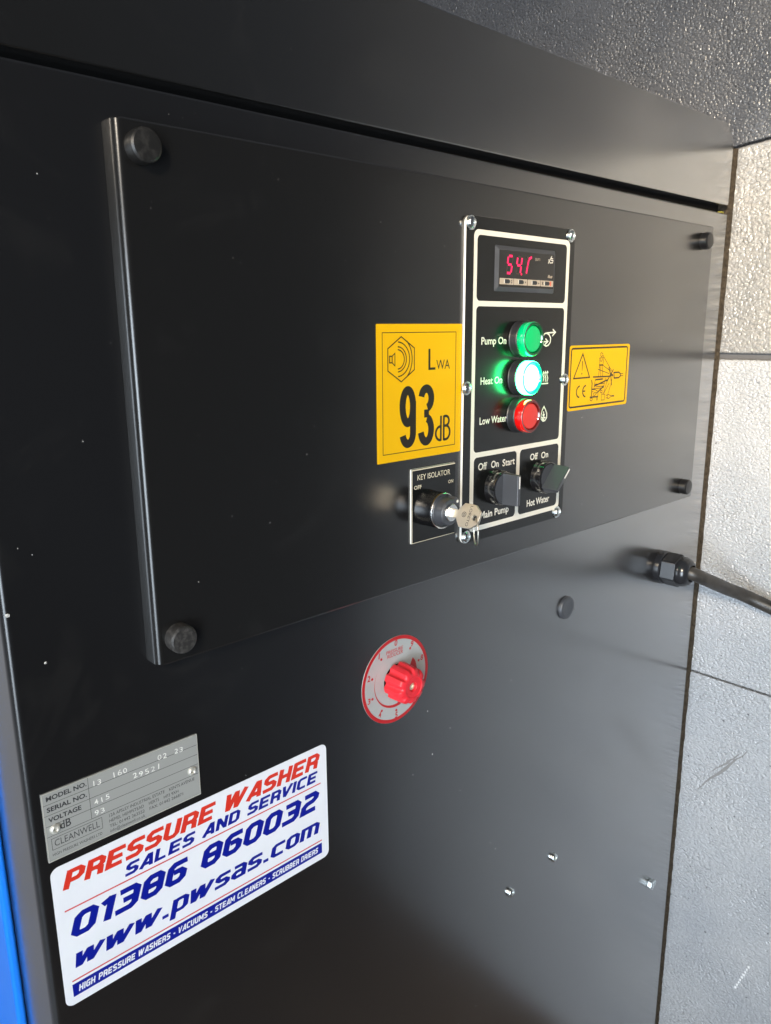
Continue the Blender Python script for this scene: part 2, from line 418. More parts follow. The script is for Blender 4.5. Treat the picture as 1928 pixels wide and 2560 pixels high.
# squared slanting block lettering drawn as strokes
c_ = 0.12
def G(W):
    return 0.1, W - 0.1, 0.1, 0.9, 0.5
def glyph(ch):
    L, R_, B, T, Mi = G(0.68); c = c_
    box = [(L + c, B), (R_ - c, B), (R_, B + c), (R_, T - c), (R_ - c, T), (L + c, T), (L, T - c), (L, B + c), (L + c, B)]
    t = {
     'P': [[(L, 0), (L, 1)], [(L, T), (R_ - c, T), (R_, T - c), (R_, 0.42 + c), (R_ - c, 0.42), (L, 0.42)]],
     'R': [[(L, 0), (L, 1)], [(L, T), (R_ - c, T), (R_, T - c), (R_, 0.46 + c), (R_ - c, 0.46), (L, 0.46)], [(R_ - 0.2, 0.46), (R_ - 0.02, 0.36), (R_, 0)]],
     'E': [[(R_ + 0.08, T), (L, T), (L, B), (R_ + 0.06, B)], [(L, Mi), (R_ + 0.02, Mi)]],
     'S': [[(R_ + 0.08, T), (L + c, T), (L, T - c), (L, Mi + c), (L + c, Mi), (R_ - c, Mi), (R_, Mi - c), (R_, B + c), (R_ - c, B), (L - 0.08, B)]],
     'U': [[(L, 1), (L, B + c), (L + c, B), (R_ - c, B), (R_, B + c), (R_, 1)]],
     'H': [[(L, 0), (L, 1)], [(R_, 0), (R_, 1)], [(L, Mi), (R_, Mi)]],
     'L': [[(L, 1), (L, B), (R_ + 0.04, B)]],
     'N': [[(L, 0), (L, 1)], [(R_, 0), (R_, 1)], [(L + 0.02, 0.92), (R_ - 0.02, 0.08)]],
     'D': [[(L, B), (R_ - c, B), (R_, B + c), (R_, T - c), (R_ - c, T), (L, T), (L, B)]],
     'I': [[(0.1, 0), (0.1, 1)]],
     'C': [[(R_ + 0.08, T), (L + c, T), (L, T - c), (L, B + c), (L + c, B), (R_ + 0.06, B)]],
     'G': [[(R_ + 0.08, T), (L + c, T), (L, T - c), (L, B + c), (L + c, B), (R_, B), (R_, 0.5), (0.36, 0.5)]],
     'T': [[(-0.02, T), (0.66, T)], [(0.33, T), (0.33, 0)]],
     'B': [[(L, B), (R_ - c, B), (R_, B + c), (R_, T - c), (R_ - c, T), (L, T), (L, B)], [(L, Mi), (R_, Mi)]],
     'A': [[(0.06, 0), (0.44, 0.97)], [(0.50, 1), (0.62, 0)], [(0.22, 0.26), (0.60, 0.26)]],
     'V': [[(0.08, 1), (0.24, 0.03)], [(0.24, 0.03), (0.64, 1)]],
     'W': [[(0.08, 1), (0.17, 0)], [(0.19, 0.06), (0.47, 0.94)], [(0.49, 1), (0.58, 0)], [(0.60, 0.06), (0.94, 1)]],
     'M': [[(L, 0), (L, 1)], [(0.84, 0), (0.84, 1)], [(L + 0.03, 0.95), (0.47, 0.25)], [(0.47, 0.25), (0.81, 0.95)]],
     '0': [box], 'o': [box],
     '1': [[(0.28, 0), (0.28, 1)], [(0.02, 0.78), (0.28, 0.92)]],
     '3': [[(L - 0.08, T), (R_ - c, T), (R_, T - c), (R_, B + c), (R_ - c, B), (L - 0.1, B)], [(L + 0.08, Mi), (R_, Mi)]],
     '8': [box, [(L, Mi), (R_, Mi)]],
     '6': [[(R_ + 0.05, T), (L + c, T), (L, T - c), (L, B + c), (L + c, B), (R_ - c, B), (R_, B + c), (R_, 0.55 - c), (R_ - c, 0.55), (L + 0.125, 0.55)]],
     '2': [[(L - 0.06, T), (R_ - c, T), (R_, T - c), (R_, 0.54 + c), (R_ - c, 0.54), (L + c, 0.5), (L, 0.5 - c), (L, B), (R_ + 0.08, B)]],
     'p': [box, [(L, 1), (L, -0.42)]],
     'a': [[(L - 0.02, T), (R_ - c, T), (R_, T - c), (R_, 0)], [(R_, 0.52), (L + c, 0.52), (L, 0.52 - c), (L, B + c), (L + c, B), (R_, B)]],
     'm': [[(L, 0), (L, T), (0.9 - c, T), (0.9, T - c), (0.9, 0)], [(0.5, T), (0.5, 0)]],
     '.': [[(0.02, 0.12), (0.28, 0.12)]], '-': [[(0.04, 0.45), (0.36, 0.45)]], ' ': [],
    }
    low = {'w': 'W', 's': 'S', 'c': 'C'}
    k = low.get(ch, ch)
    Wd = {'I': 0.2, 'W': 1.02, 'M': 0.94, 'm': 1.0, '1': 0.40, '.': 0.30, '-': 0.40, ' ': 0.34, 'A': 0.70, 'V': 0.68, 'T': 0.66}.get(k, 0.68)
    return t[k], Wd
def block_text(name, s_, u0, v0, width, cap, y, material, parent, slant=0.2, hw=0.105, gap=0.11):
    x = 0.0; polys = []
    for ch in s_:
        g, Wd = glyph(ch)
        polys += [[(px + x + slant * pz, pz) for px, pz in pl] for pl in g]
        x += Wd + gap
    x -= gap
    sx = width / (x + slant)
    mb = MB(); k0 = cap
    # stroke the letters in unit space, then scale to size
    tmp = MB()
    for k, p in enumerate(polys):
        cl = len(p) > 2 and (Vector(p[0]) - Vector(p[-1])).length < 1e-6
        tmp.ribbon([(a * 1000, b * 1000) for a, b in p], hw * 1000 * (1.12 if '.' == s_ else 1), -0.012 * (k % 9), closed=cl)
    for (X, Y, Z) in tmp.v:
        mb.v.append(P(u0 + X * sx, v0 + (Z - ZC) * cap, y + Y * 1000))
    mb.f = tmp.f
    return mb.build(name, material, parent)

# ================================================================== the setting
mb = MB(); mb.add([(-300, -2600, -1100), (917, -2600, -1100), (917, 60, -1100), (-300, 60, -1100)], [(0, 1, 2, 3)])
fl = mb.build('floor', M['floor_ply']); fl['kind'] = 'structure'
mb = MB(); mb.add([(-6000, -6000, -1104), (917, -6000, -1104), (917, 6000, -1104), (-6000, 6000, -1104)], [(0, 1, 2, 3)])
gr = mb.build('ground', M['ground_grey']); gr['kind'] = 'structure'

XW = 917.0
wall = bpy.data.objects.new('wall', None); COL.objects.link(wall); wall.location = P(XW, -1100, 0); wall['kind'] = 'structure'
def lining_sheet(name, quad, thick, material, bevel=3.0):
    """quad: four corners (u,y,v) of the visible face, thickened to the right"""
    mb = MB(); p = quad + [(u + thick, y, v) for u, y, v in quad]
    mb.add(p, [(0, 1, 2, 3), (7, 6, 5, 4), (0, 4, 5, 1), (1, 5, 6, 2), (2, 6, 7, 3), (3, 7, 4, 0)])
    o = mb.build(name, material, wall, bevel=bevel)
    return o
Y0, Y1 = -640, 1300
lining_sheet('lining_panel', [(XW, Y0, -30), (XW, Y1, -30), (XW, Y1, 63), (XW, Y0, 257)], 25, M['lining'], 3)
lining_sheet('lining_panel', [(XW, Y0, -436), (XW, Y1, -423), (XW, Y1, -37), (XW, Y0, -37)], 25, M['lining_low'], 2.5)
lining_sheet('lining_panel', [(XW - 0.6, Y0, -1100), (XW - 0.6, Y1, -1100), (XW - 0.6, Y1, -424.6), (XW - 0.6, Y0, -437.6)], 25, M['lining_low'], 1.2)
# upper lining leans in over the machine, set back behind the rolled top edge of the panel below
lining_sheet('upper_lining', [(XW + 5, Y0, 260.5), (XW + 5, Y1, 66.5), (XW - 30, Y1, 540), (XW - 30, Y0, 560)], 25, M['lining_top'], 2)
mb = MB(); mb.box(XW + 7, XW + 24, Y0, Y1, -36.9, -30.1); mb.build('joint_strip', mat('joint_grey', (0.10, 0.10, 0.105), 0.6), wall)
# ragged dark brown strip, added to paint the gap shade between cabinet and lining
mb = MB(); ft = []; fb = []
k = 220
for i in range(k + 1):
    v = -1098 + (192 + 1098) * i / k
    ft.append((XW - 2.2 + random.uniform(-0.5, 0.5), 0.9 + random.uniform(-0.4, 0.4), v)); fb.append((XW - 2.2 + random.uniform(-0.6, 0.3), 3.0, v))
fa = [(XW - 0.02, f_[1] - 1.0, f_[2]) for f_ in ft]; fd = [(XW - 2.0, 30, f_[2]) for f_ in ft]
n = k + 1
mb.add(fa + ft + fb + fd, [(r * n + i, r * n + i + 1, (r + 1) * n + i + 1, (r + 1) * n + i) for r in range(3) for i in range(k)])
mb.build('gap_shade_strip', M['gap_shade_brown'], wall, smooth=0.9)
mb = MB(); mb.add([(XW + 12, Y0, 250), (XW + 12, Y1, 56), (XW + 12, Y1, 76), (XW + 12, Y0, 270)], [(0, 1, 2, 3)]); mb.build('joint_strip', mat('joint_dark', (0.05, 0.05, 0.055), 0.6), wall)
mb = MB(); mb.box(XW + 32, XW + 44, Y0, Y1, -1100, 300); mb.build('backing_sheet', M['gap_black'], wall)
# scuffs on the lining
mb = MB()
for (y0, v0, y1, v1, w_) in ((-80, -515, -22, -593, 2.6), (-74, -518, -38, -562, 1.8)):
    pts = [(y0 + (y1 - y0) * t / 10 + random.uniform(-1.5, 1.5), v0 + (v1 - v0) * t / 10) for t in range(11)]
    for i in range(10):
        a, b = pts[i], pts[i + 1]; k = w_ * (1 - abs(i - 4.5) / 6)
        mb.add([(XW - 0.75, a[0] - k, a[1]), (XW - 0.75, a[0] + k, a[1]), (XW - 0.75, b[0] + k, b[1]), (XW - 0.75, b[0] - k, b[1])], [(0, 1, 2, 3)])
mb.build('scuff', mat('scuff_dark', (0.25, 0.245, 0.24), 0.6), wall)
mb = MB()
for i in range(9):
    t = i / 9; yy = -111 + 15 * t; vv = -811 - 46 * t; k = random.uniform(0.8, 2.0)
    mb.add([(XW - 0.75, yy - k, vv), (XW - 0.75, yy + k, vv - 1), (XW - 0.75, yy + k * 0.7, vv - 4), (XW - 0.75, yy - k, vv - 4)], [(0, 1, 2, 3)])
mb.build('scuff', mat('scuff_white', (0.85, 0.85, 0.85), 0.6), wall)

# ================================================================== cabinet
UL, UR = 109.0, 904.5
cab = thing('pressure_washer_cabinet', (500, -1100, 300), 'large satin black sheet steel cabinet with rounded hood filling the picture', 'cabinet')
def fold_profile():
    out = [(UR, 600)]
    r = 1.6
    for i in range(5):
        a = math.radians(0 - 90 * i / 4); out.append((UR - r + r * math.cos(a), r + r * math.sin(a)))
    r = 4.5
    for i in range(9):
        a = math.radians(270 - 90 * i / 8); out.append((UL + r + r * math.cos(a), r + r * math.sin(a)))
    out.append((UL, 600))
    return out
fp = fold_profile()
mb = MB()
mb.loft([[(u, y, -1096) for u, y in fp], [(u, y, 121.4) for u, y in fp], [(u + (0.8 if u < 500 else -0.8), y + (0.8 if y < 300 else 0), 122.6) for u, y in fp]])
mb.build('body_shell', M['black_paint'], cab, smooth=0.5)
mb = MB(); mb.box(UL + 6, UR - 6, 9, 590, 110, 150); mb.build('gap_liner', M['gap_black'], cab)
hood_out = [(u, v if v > 150 else v + 1.4 - 4.2 * (UR - u) / (UR - UL)) for u, v in rrect(UL, UR, 130.2, 213, [24, 24, 1.2, 1.2], 10)]
mb = MB(); mb.prism_y(hood_out, 0, 600)
mb.build('hood', M['hood_paint'], cab, bevel=5.5, seg=6, bevel_angle=0.8)
mb = MB(); mb.lathe(0, 0, [(1, 0)], 3, False, False)
mb = MB(); mb.box(UR - 5, UR + 2, 5, 16, 123.6, 126); mb.build('seal_strip', M['foam_yellow'], cab, bevel=1)
# blue side cover
mb = MB(); mb.box(UL - 6.0, UL - 0.2, 55, 598, -1090, 90); o = mb.build('side_cover', M['blue_paint'], cab, bevel=2.6, seg=5)
o['label'] = 'bright blue side cover at the left edge'
# bolts and screws on the front
def screw_head(name, parent, cu, cv, y0, r, hgt, material, flange=0.0, cross=True, n=28):
    mb = MB()
    prof = []
    if flange: prof += [(flange, y0), (flange, y0 - 0.8), (flange - 0.25, y0 - 1.05), (r, y0 - 1.1)]
    else: prof += [(r, y0)]
    prof += [(r, y0 - hgt * 0.55), (r * 0.93, y0 - hgt * 0.8), (r * 0.72, y0 - hgt), (r * 0.5, y0 - hgt * 1.04), (r * 0.32, y0 - hgt * 0.6), (0.05, y0 - hgt * 0.5)]
    def wob(rr, y, a): return rr if rr > r * 0.55 or rr < 0.1 else rr * (0.75 + 0.55 * max(0, math.cos(4 * a)) ** 3)
    mb.lathe(cu, cv, prof, n, False, True, wob=wob if cross else None)
    return mb.build(name, material, parent, smooth=0.7)
screw_head('screw', cab, 620.0, -552.0, 0, 4.4, 3.6, M['zinc'])
screw_head('screw', cab, 545.5, -553.0, 0, 4.4, 3.6, M['zinc'])
mb = MB()
mb.prism_y([(849 + 7.2 * math.cos(math.radians(60 * i + 15)), -712.5 + 7.2 * math.sin(math.radians(60 * i + 15))) for i in range(6)], -6.2, 0)
mb.build('hex_bolt', M['zinc'], cab, bevel=0.7)
mb = MB(); mb.lathe(620, -268.5, [(11.6, 0), (11.6, -1.6), (10.8, -2.8), (9.2, -3.3), (7.6, -3.0), (4, -2.7), (0.05, -2.6)], 40, False, True)
mb.build('blanking_plug', M['matt_plastic'], cab, smooth=0.6)
for cu, cv, r in ((112.4, -141.0, 1.3), (128, -172, 0.8)):
    mb = MB(); mb.lathe(cu, cv, [(r, 0.0 if cu > 120 else 1.0), (r * 0.7, -0.3), (0.05, -0.4)], 12, False, True)
    mb.build('paint_chip', M['dust'], cab, smooth=0.8)

# ================================================================== control door
door = thing('control_door', (514, -188.7, 0), 'wide black folded steel access door carrying the control plate', 'door')
def door_profile(inset):
    l, r_, f = 184.4 + inset, 844.6 - inset, YD + inset
    out = [(r_, -0.3)]
    for i in range(5):
        a = math.radians(-90 * i / 4); out.append((r_ - 1.6 + 1.6 * math.cos(a), f + 1.6 + 1.6 * math.sin(a)))
    for i in range(11):
        a = math.radians(270 - 90 * i / 10); out.append((l + 4.6 + 4.6 * math.cos(a), f + 4.6 + 4.6 * math.sin(a)))
    out.append((l, -0.3)); return out
mb = MB()
mb.loft([[(u, y, v) for u, y in door_profile(i_)] for v, i_ in ((-188.7, 1.2), (-187.5, 0.0), (102.2, 0.0), (103.4, 1.2))])
mb.build('door_panel', M['door_paint'], door, smooth=0.42)
def bumper(cu, cv, label=None):
    mb = MB()
    mb.lathe(cu, cv, [(8.5, YD + 0.1), (8.6, YD - 5.6), (8.2, YD - 7.2), (7.2, YD - 8.0), (6.4, YD - 8.1), (0.05, YD - 8.2)], 40, False, True)
    return mb.build('door_knob', label, door, smooth=0.55)
for cu, cv, mk in ((197.6, 90.2, 'rubber'), (198.6, -173.3, 'dusty_rubber'), (821.6, 87.2, 'knob_black'), (820.4, -173.4, 'knob_black')): bumper(cu, cv, M[mk])

# ================================================================== warning and noise stickers
YS = YD - 0.12
ns = thing('noise_sticker', (400, -91, YD), 'yellow noise level sticker reading 93 dB left of the control plate', 'sticker')
mb = MB(); mb.prism_y(rrect(357.4, 444.1, -91.5, 3.7, 0.8, 3), YS, YD - 0.005); mb.build('backing', M['yellow'], ns)
yy = YS - 0.03
mb = MB(); mb.ribbon(rrect(363.0, 437.6, -85.6, -2.1, 0.01, 1), 0.28, yy, closed=True); mb.build('border', M['sign_black'], ns)
mb = MB()
mb.strokes([[(381, -4.9), (393.9, -12.8), (393.9, -27.8), (381, -35.7), (368.1, -27.8), (368.1, -12.8), (381, -4.9)],
            [(369.7, -17.9), (372.2, -17.9), (372.2, -22.3), (369.7, -22.3), (369.7, -17.9)],
            [(372.2, -17.9), (374.8, -16.0), (374.8, -24.5), (372.2, -22.3)],
            circle(377.3, -20.2, 6.6, 18, -88, 88), circle(377.3, -20.2, 8.6, 20, -88, 88), circle(377.3, -20.2, 11.8, 22, -88, 88), circle(374.6, -20.2, 17.0, 22, -47, 47)], 0.42, yy)
mb.build('speaker_pictogram', M['sign_black'], ns)
mb = MB(); mb.ribbon([(409.3, -13.7), (409.3, -27.7)], 1.0, yy); mb.ribbon([(408.3, -27.8), (415.6, -27.8)], 0.85, yy - 0.01); mb.build('lettering', M['sign_black'], ns)
text('lettering', 'WA', 416.6, -28.5, 14.6, 6.7, yy, M['sign_black'], ns, bold=0.004)
# heavy condensed 93
def arcpts(cx, cy, rx, ry, a0, a1, n=20):
    return [(cx + rx * math.cos(math.radians(a0 + (a1 - a0) * i / n)), cy + ry * math.sin(math.radians(a0 + (a1 - a0) * i / n))) for i in range(n + 1)]
mb = MB(); hw = 3.05
mb.ribbon(arcpts(387.4, -53.5, 5.2, 11.5, 0, 360, 40), hw, yy, closed=True)
mb.ribbon([(392.6, -50), (392.6, -72)] + arcpts(387.4, -72.3, 5.2, 7.7, -2, -168, 18), hw, yy - 0.02)
mb.ribbon(arcpts(406.3, -48.8, 5.2, 7.0, 168, -78, 24), hw, yy - 0.03)
mb.ribbon(arcpts(406.1, -71.6, 5.4, 8.6, 80, -170, 24), hw, yy - 0.045)
mb.ribbon([(404.0, -59.7), (409.0, -59.7)], 2.9, yy - 0.06)
mb.build('numeral', M['sign_black'], ns)
mb = MB()
mb.ribbon([(422.1, -62.6), (422.1, -81.4)], 0.95, yy)
mb.ribbon(arcpts(421.8, -75.6, 5.3, 5.2, 88, 272, 18), 0.95, yy - 0.012)
mb.ribbon([(425.3, -62.6), (425.3, -81.4)], 0.95, yy)
mb.ribbon([(425.3, -63.3)] + arcpts(427.3, -66.8, 3.6, 3.6, 90, -90, 14) + [(425.3, -70.4)], 0.95, yy - 0.012)
mb.ribbon([(425.3, -70.5)] + arcpts(427.2, -75.5, 4.7, 5.2, 90, -90, 16) + [(425.3, -80.7)], 0.95, yy - 0.024)
mb.build('lettering', M['sign_black'], ns)

ws = thing('plug_warning_sticker', (636, -72, YD), 'small yellow sticker with warning triangle and unplug pictogram right of control plate', 'sticker')
mb = MB(); mb.prism_y(rrect(586.3, 687.3, -72.1, -15.0, 2.6, 5), YS, YD - 0.005); mb.build('backing', M['yellow'], ws)
mb = MB(); mb.ribbon(rrect(589.2, 683.4, -69.0, -17.6, 2.4, 5), 0.8, yy, closed=True); mb.build('border', M['sign_black'], ws)
mb = MB()
mb.ribbon([(607.2, -22.4), (594.3, -43.6), (619.9, -43.6), (607.2, -22.4)], 0.75, yy, closed=True)
mb.ribbon([(607.2, -28.6), (607.3, -37.2)], 0.62, yy, hw1=0.4); mb.ribbon([(607.1, -39.0), (607.1, -40.6)], 0.7, yy)
mb.build('warning_triangle', M['sign_black'], ws)
mb = MB()
mb.ribbon(arcpts(605.0, -55.7, 5.2, 5.0, 92, 268, 16), 0.72, yy); mb.ribbon(arcpts(615.0, -55.7, 5.2, 5.0, 92, 268, 16), 0.72, yy); mb.ribbon([(610.0, -55.6), (614.0, -55.6)], 0.6, yy - 0.012)
mb.build('lettering', M['sign_black'], ws)
THIN = [
 [(637.9,-22.0),(636.2,-23.1),(636.6,-24.7),(638.3,-25.7),(640.0,-25.0),(640.2,-23.2),(637.9,-22.0)],
 [(634.8,-26.8),(641.7,-26.8)], [(635.1,-26.8),(635.3,-35.6)], [(641.7,-26.8),(641.6,-33.1)], [(636.3,-27.4),(636.9,-29.8),(639.1,-29.8),(639.9,-27.5)],
 [(633.3,-36.9),(638.9,-38.3),(652.6,-41.6)], [(636.2,-33.6),(634.3,-43.7)], [(638.0,-33.7),(637.4,-38.0),(638.7,-44.0)], [(640.2,-33.8),(641.7,-44.1)],
 [(640.4,-24.4),(656.9,-39.2)], [(641.7,-33.8),(655.4,-39.5)],
 [(629.5,-46.3),(628.2,-54.4)], [(628.5,-50.5),(645.3,-50.2)], [(631.6,-52.7),(645.6,-52.8)], [(624.6,-54.5),(645.0,-54.2)], [(624.6,-55.0),(630.4,-55.2),(635.0,-57.2)],
 [(628.5,-58.2),(635.8,-58.2)], [(633.6,-58.3),(628.8,-61.2)], [(624.8,-57.0),(627.7,-57.0)], [(647.1,-45.5),(644.8,-52.6)],
 [(640.0,-56.3),(639.1,-57.8),(640.3,-58.9),(642.5,-58.6),(642.3,-56.8),(640.0,-56.3)], [(628.1,-58.0),(628.1,-61.5)], [(635.5,-58.2),(635.5,-62.0)],
 [(623.9,-62.4),(622.4,-63.5),(623.1,-64.9),(624.9,-65.3),(626.6,-64.4),(626.1,-63.0),(623.9,-62.4)],
 [(649.7,-48.8),(644.9,-59.8)], [(653.7,-50.6),(645.6,-59.4)], [(656.5,-52.4),(652.5,-61.0)], [(658.6,-46.9),(656.8,-52.0)],
 [(641.9,-60.0),(641.8,-65.6),(647.0,-65.7),(647.2,-60.5),(641.9,-60.0)], [(651.8,-61.4),(654.8,-61.4),(658.8,-62.9),(655.6,-64.7),(652.6,-64.7),(651.8,-61.4)],
 [(649.2,-61.6),(651.8,-61.6)], [(649.5,-64.1),(652.5,-64.2)], [(672.8,-42.7),(678.1,-42.8)], [(673.0,-44.7),(678.1,-44.7)]]
THICK = [
 [(635.1,-33.2),(641.7,-33.3)], [(625.3,-43.6),(652.9,-44.2)], [(651.6,-35.8),(655.9,-43.9),(658.1,-52.9)], [(659.8,-38.1),(649.3,-49.0)], [(652.9,-44.2),(659.6,-42.9)], [(655.6,-41.1),(659.8,-44.5)],
 [(661.0,-41.1),(669.8,-41.1),(672.8,-42.7),(673.0,-44.7),(670.1,-46.2),(661.9,-46.2),(661.0,-41.1)],
 [(623.1,-46.0),(624.4,-49.1),(624.3,-60.9)], [(629.5,-46.3),(642.3,-46.1)], [(627.9,-52.1),(650.3,-47.3)], [(644.8,-52.6),(635.0,-57.6)], [(621.7,-61.7),(635.8,-62.0)], [(634.0,-61.9),(634.2,-65.5)], [(658.8,-62.8),(663.8,-63.0)]]
mb = MB(); mb.strokes(THIN, 0.33, yy); mb.strokes(THICK, 0.66, yy - 0.12); mb.build('unplug_pictogram', M['sign_black'], ws)

# ================================================================== control plate (white-core laminate with black face)
HP = 2.2; YP = YD - HP
K = 1.0021
def S(u): return u * K
cp = thing('control_plate', (513, -166, YD), 'tall black control plate with cream outlined fields and six screws', 'control panel')
PO = rrect(S(444.0), S(582.0), S(-166.0), S(80.0), 6, 6)
mb = MB(); mb.prism_y(PO, YP + 0.12, YD - 0.05); mb.build('white_core', M['laminate_white'], cp)
PI = rrect(S(444.04), S(581.96), S(-165.96), S(79.96), 5.96, 6)
mb = MB(); mb.prism_y(PI, YP, YP + 0.119); mb.build('face', M['laminate_black'], cp)
yp = YP - 0.03
def frame_mesh():
    """cream field outlines: outer band with rounded fields cut out (built as rings and fillets)"""
    mb = MB()
    fields = [(456.6, 571.0, 20.4, 67.2), (456.6, 571.0, -94.4, 16.5), (457.2, 511.6, -154.0, -98.4), (516.0, 571.4, -154.0, -98.4)]
    outer = (452.7, 575.3, -158.0, 70.9)
    n = 6
    # each field: strip between its rounded outline and the rectangle halfway into the bands
    cells = [(452.7, 575.3, 18.45, 70.9), (452.7, 575.3, -96.4, 18.45), (452.7, 513.8, -158.0, -96.4), (513.8, 575.3, -158.0, -96.4)]
    for (f, c) in zip(fields, cells):
        inn = rrect(S(f[0]), S(f[1]), S(f[2]), S(f[3]), 3.6, n)
        out = []
        rr = [0.01] * 4
        if c[1] > 575 and c[3] > 70: rr[0] = 5
        if c[0] < 453 and c[3] > 70: rr[1] = 5
        if c[0] < 453 and c[2] < -157: rr[2] = 5
        if c[1] > 575 and c[2] < -157: rr[3] = 5
        out = rrect(S(c[0]), S(c[1]), S(c[2]), S(c[3]), rr, n)
        k = len(inn)
        pts = [(u, yp, v) for u, v in inn] + [(u, yp, v) for u, v in out]
        mb.add(pts, [(i, (i + 1) % k, (i + 1) % k + k, i + k) for i in range(k)])
    return mb
frame_mesh().build('field_outline', M['cream_ink'], cp)
for (s_, u0, u1, v0, cap) in (('Pump On', 463.3, 493.6, -11.8, 5.6), ('Heat On', 463.3, 489.8, -42.1, 5.6), ('Low Water', 463.1, 497.0, -72.9, 5.7),
                              ('Off', 462.6, 473.4, -109.0, 5.7), ('On', 478.6, 488.2, -109.0, 5.7), ('Start', 493.2, 509.4, -109.4, 5.7),
                              ('Off', 530.4, 541.4, -109.0, 5.6), ('On', 546.2, 556.4, -109.2, 5.6),
                              ('Main Pump', 466.3, 503.0, -149.0, 5.8), ('Hot Water', 528.0, 560.7, -149.1, 6.0)):
    text('lettering', s_, S(u0), S(v0), S(u1 - u0), cap, yp - 0.01, M['cream_ink'], cp, bold=0.018)
def icon(polys, hw): 
    mb = MB(); mb.strokes(polys, hw, yp); return mb
icon([[(543.8,-5.8),(545.5,-4.3),(548.6,-3.8),(560.3,-3.3)],[(556.6,-0.8),(560.6,-3.3),(556.4,-6.3)],[(548.6,-4.0),(552.0,-5.4),(554.1,-8.2),(553.7,-11.4),(551.4,-13.7),(548.1,-14.5),(544.9,-13.4),(543.2,-11.4)],[(541.9,-10.9),(550.3,-10.8)],[(546.7,-8.3),(550.3,-10.8),(546.2,-13.2)]], 0.58).build('pump_symbol', M['cream_ink'], cp)
icon([[(542.5,-45.4),(553.2,-45.4)],[(545.9,-35.8),(545.4,-38.0),(546.9,-40.8),(545.8,-43.7)],[(548.6,-35.5),(548.1,-38.2),(549.6,-40.9),(548.7,-43.9)],[(551.4,-35.3),(550.9,-38.3),(552.4,-41.0),(551.3,-44.0)],[(550.5,-36.9),(551.5,-35.5),(552.6,-36.8)],[(547.6,-37.0),(548.6,-35.5),(549.7,-36.9)],[(544.8,-37.1),(545.9,-35.7),(546.9,-37.0)]], 0.55).build('heat_symbol', M['cream_ink'], cp)
icon([[(548.5,-64.6),(546.1,-67.9),(544.7,-72.4),(545.2,-75.2),(547.7,-77.1),(550.9,-76.8),(553.1,-74.3),(552.9,-71.1),(551.0,-67.9),(548.5,-64.6)],[(548.4,-68.8),(548.3,-72.3)],[(547.0,-71.4),(548.4,-72.9),(549.6,-71.4)],[(545.5,-73.6),(547.5,-74.4),(549.1,-74.1),(551.4,-74.3)],[(546.6,-75.3),(548.6,-75.8),(549.8,-75.2)]], 0.58).build('drop_symbol', M['cream_ink'], cp)
for i, (u, v) in enumerate(((449.6, 75.0), (576.8, 75.0), (447.6, -43.7), (576.6, -43.4), (449.6, -160.6), (573.9, -161.2))):
    screw_head('screw', cp, u, v, YP, 4.0, 3.0, M['zinc'], flange=5.2)

# ================================================================== temperature display
ctl = thing('temperature_display', (516, 27.8, YP), 'black digital temperature controller with red digits reading 54.1', 'display')
a, b = YP - 0.02, YP - 2.2
mb = MB()
o0 = rrect(477.8, 554.8, 27.8, 61.4, 1.2, 3); o1 = rrect(477.9, 554.7, 27.9, 61.3, 1.2, 3); o2 = rrect(480.1, 552.5, 30.6, 58.6, 0.8, 3)
k = len(o0)
mb.loft([[(u, a, v) for u, v in o0], [(u, a - 0.5, v) for u, v in o1], [(u, b, v) for u, v in o2]])
mb.build('bezel', M['matt_plastic'], ctl, smooth=0.3)
yb = b - 0.03
mb = MB(); mb.prism_y(rrect(480.7, 551.9, 31.2, 58.1, 0.5, 2), yb, b + 0.01); mb.build('screen', M['screen'], ctl)
yl = yb - 0.03
def seg7(u, v, W, H, on, sl=0.16):
    """segments a..g as separate strokes"""
    g = 0.7
    sg = {'a': [(u + g, v + H), (u + W - g, v + H)], 'b': [(u + W, v + H - g), (u + W, v + H / 2 + g)], 'c': [(u + W, v + H / 2 - g), (u + W, v + g)],
          'd': [(u + g, v), (u + W - g, v)], 'e': [(u, v + g), (u, v + H / 2 - g)], 'f': [(u, v + H / 2 + g), (u, v + H - g)], 'g': [(u + g, v + H / 2), (u + W - g, v + H / 2)]}
    return [[(p + (q - v) * sl, q) for p, q in sg[c]] for c in 'abcdefg' if (c in on)], [[(p + (q - v) * sl, q) for p, q in sg[c]] for c in 'abcdefg' if (c not in on)]
for (u, on) in ((489.6, 'afgcd'), (501.2, 'fgbc'), (512.2, 'bc')):
    lit, off = seg7(u, 41.5, 5.6, 12.6, on)
    for p in off:
        mb = MB(); mb.ribbon(p, 0.5, yl); mb.build('segment', M['led_off'], ctl)
    if on == 'bc': lit = [[(514.6, 42.2), (516.0, 47.6)], [(516.1, 48.2), (517.2, 52.0)], [(517.3, 52.6), (519.0, 53.8), (521.2, 54.6)]]
    for p in lit:
        mb = MB(); mb.ribbon(p, 0.95, yl - 0.02); sgm = mb.build('segment', M['led_on'], ctl)
        mb = MB(); mb.ribbon(p, 0.30, yl - 0.05); mb.build('segment_core', M['led_core'], sgm)
mb = MB(); mb.lathe(508.4, 41.3, [(0.95, yl), (0.9, yl - 0.02), (0.05, yl - 0.03)], 14, False, True); mb.build('decimal_point', M['led_on'], ctl)
text('lettering', 'OUT1', 525.6, 52.3, 6.5, 2.0, yl, M['button_tan'], ctl, bold=0.01)
mb = MB(); mb.strokes([[(543.6, 53.6), (544.6, 54.2)], [(544.4, 52.0), (548.0, 57.0)], [(545.4, 51.6), (549.4, 51.8), (549.8, 53.6), (546.8, 53.8)], [(547.0, 55.0), (549.8, 55.0)], [(543.4, 50.9), (544.6, 53.2)]], 0.33, yl); mb.build('emblem', M['cream_ink'], ctl)
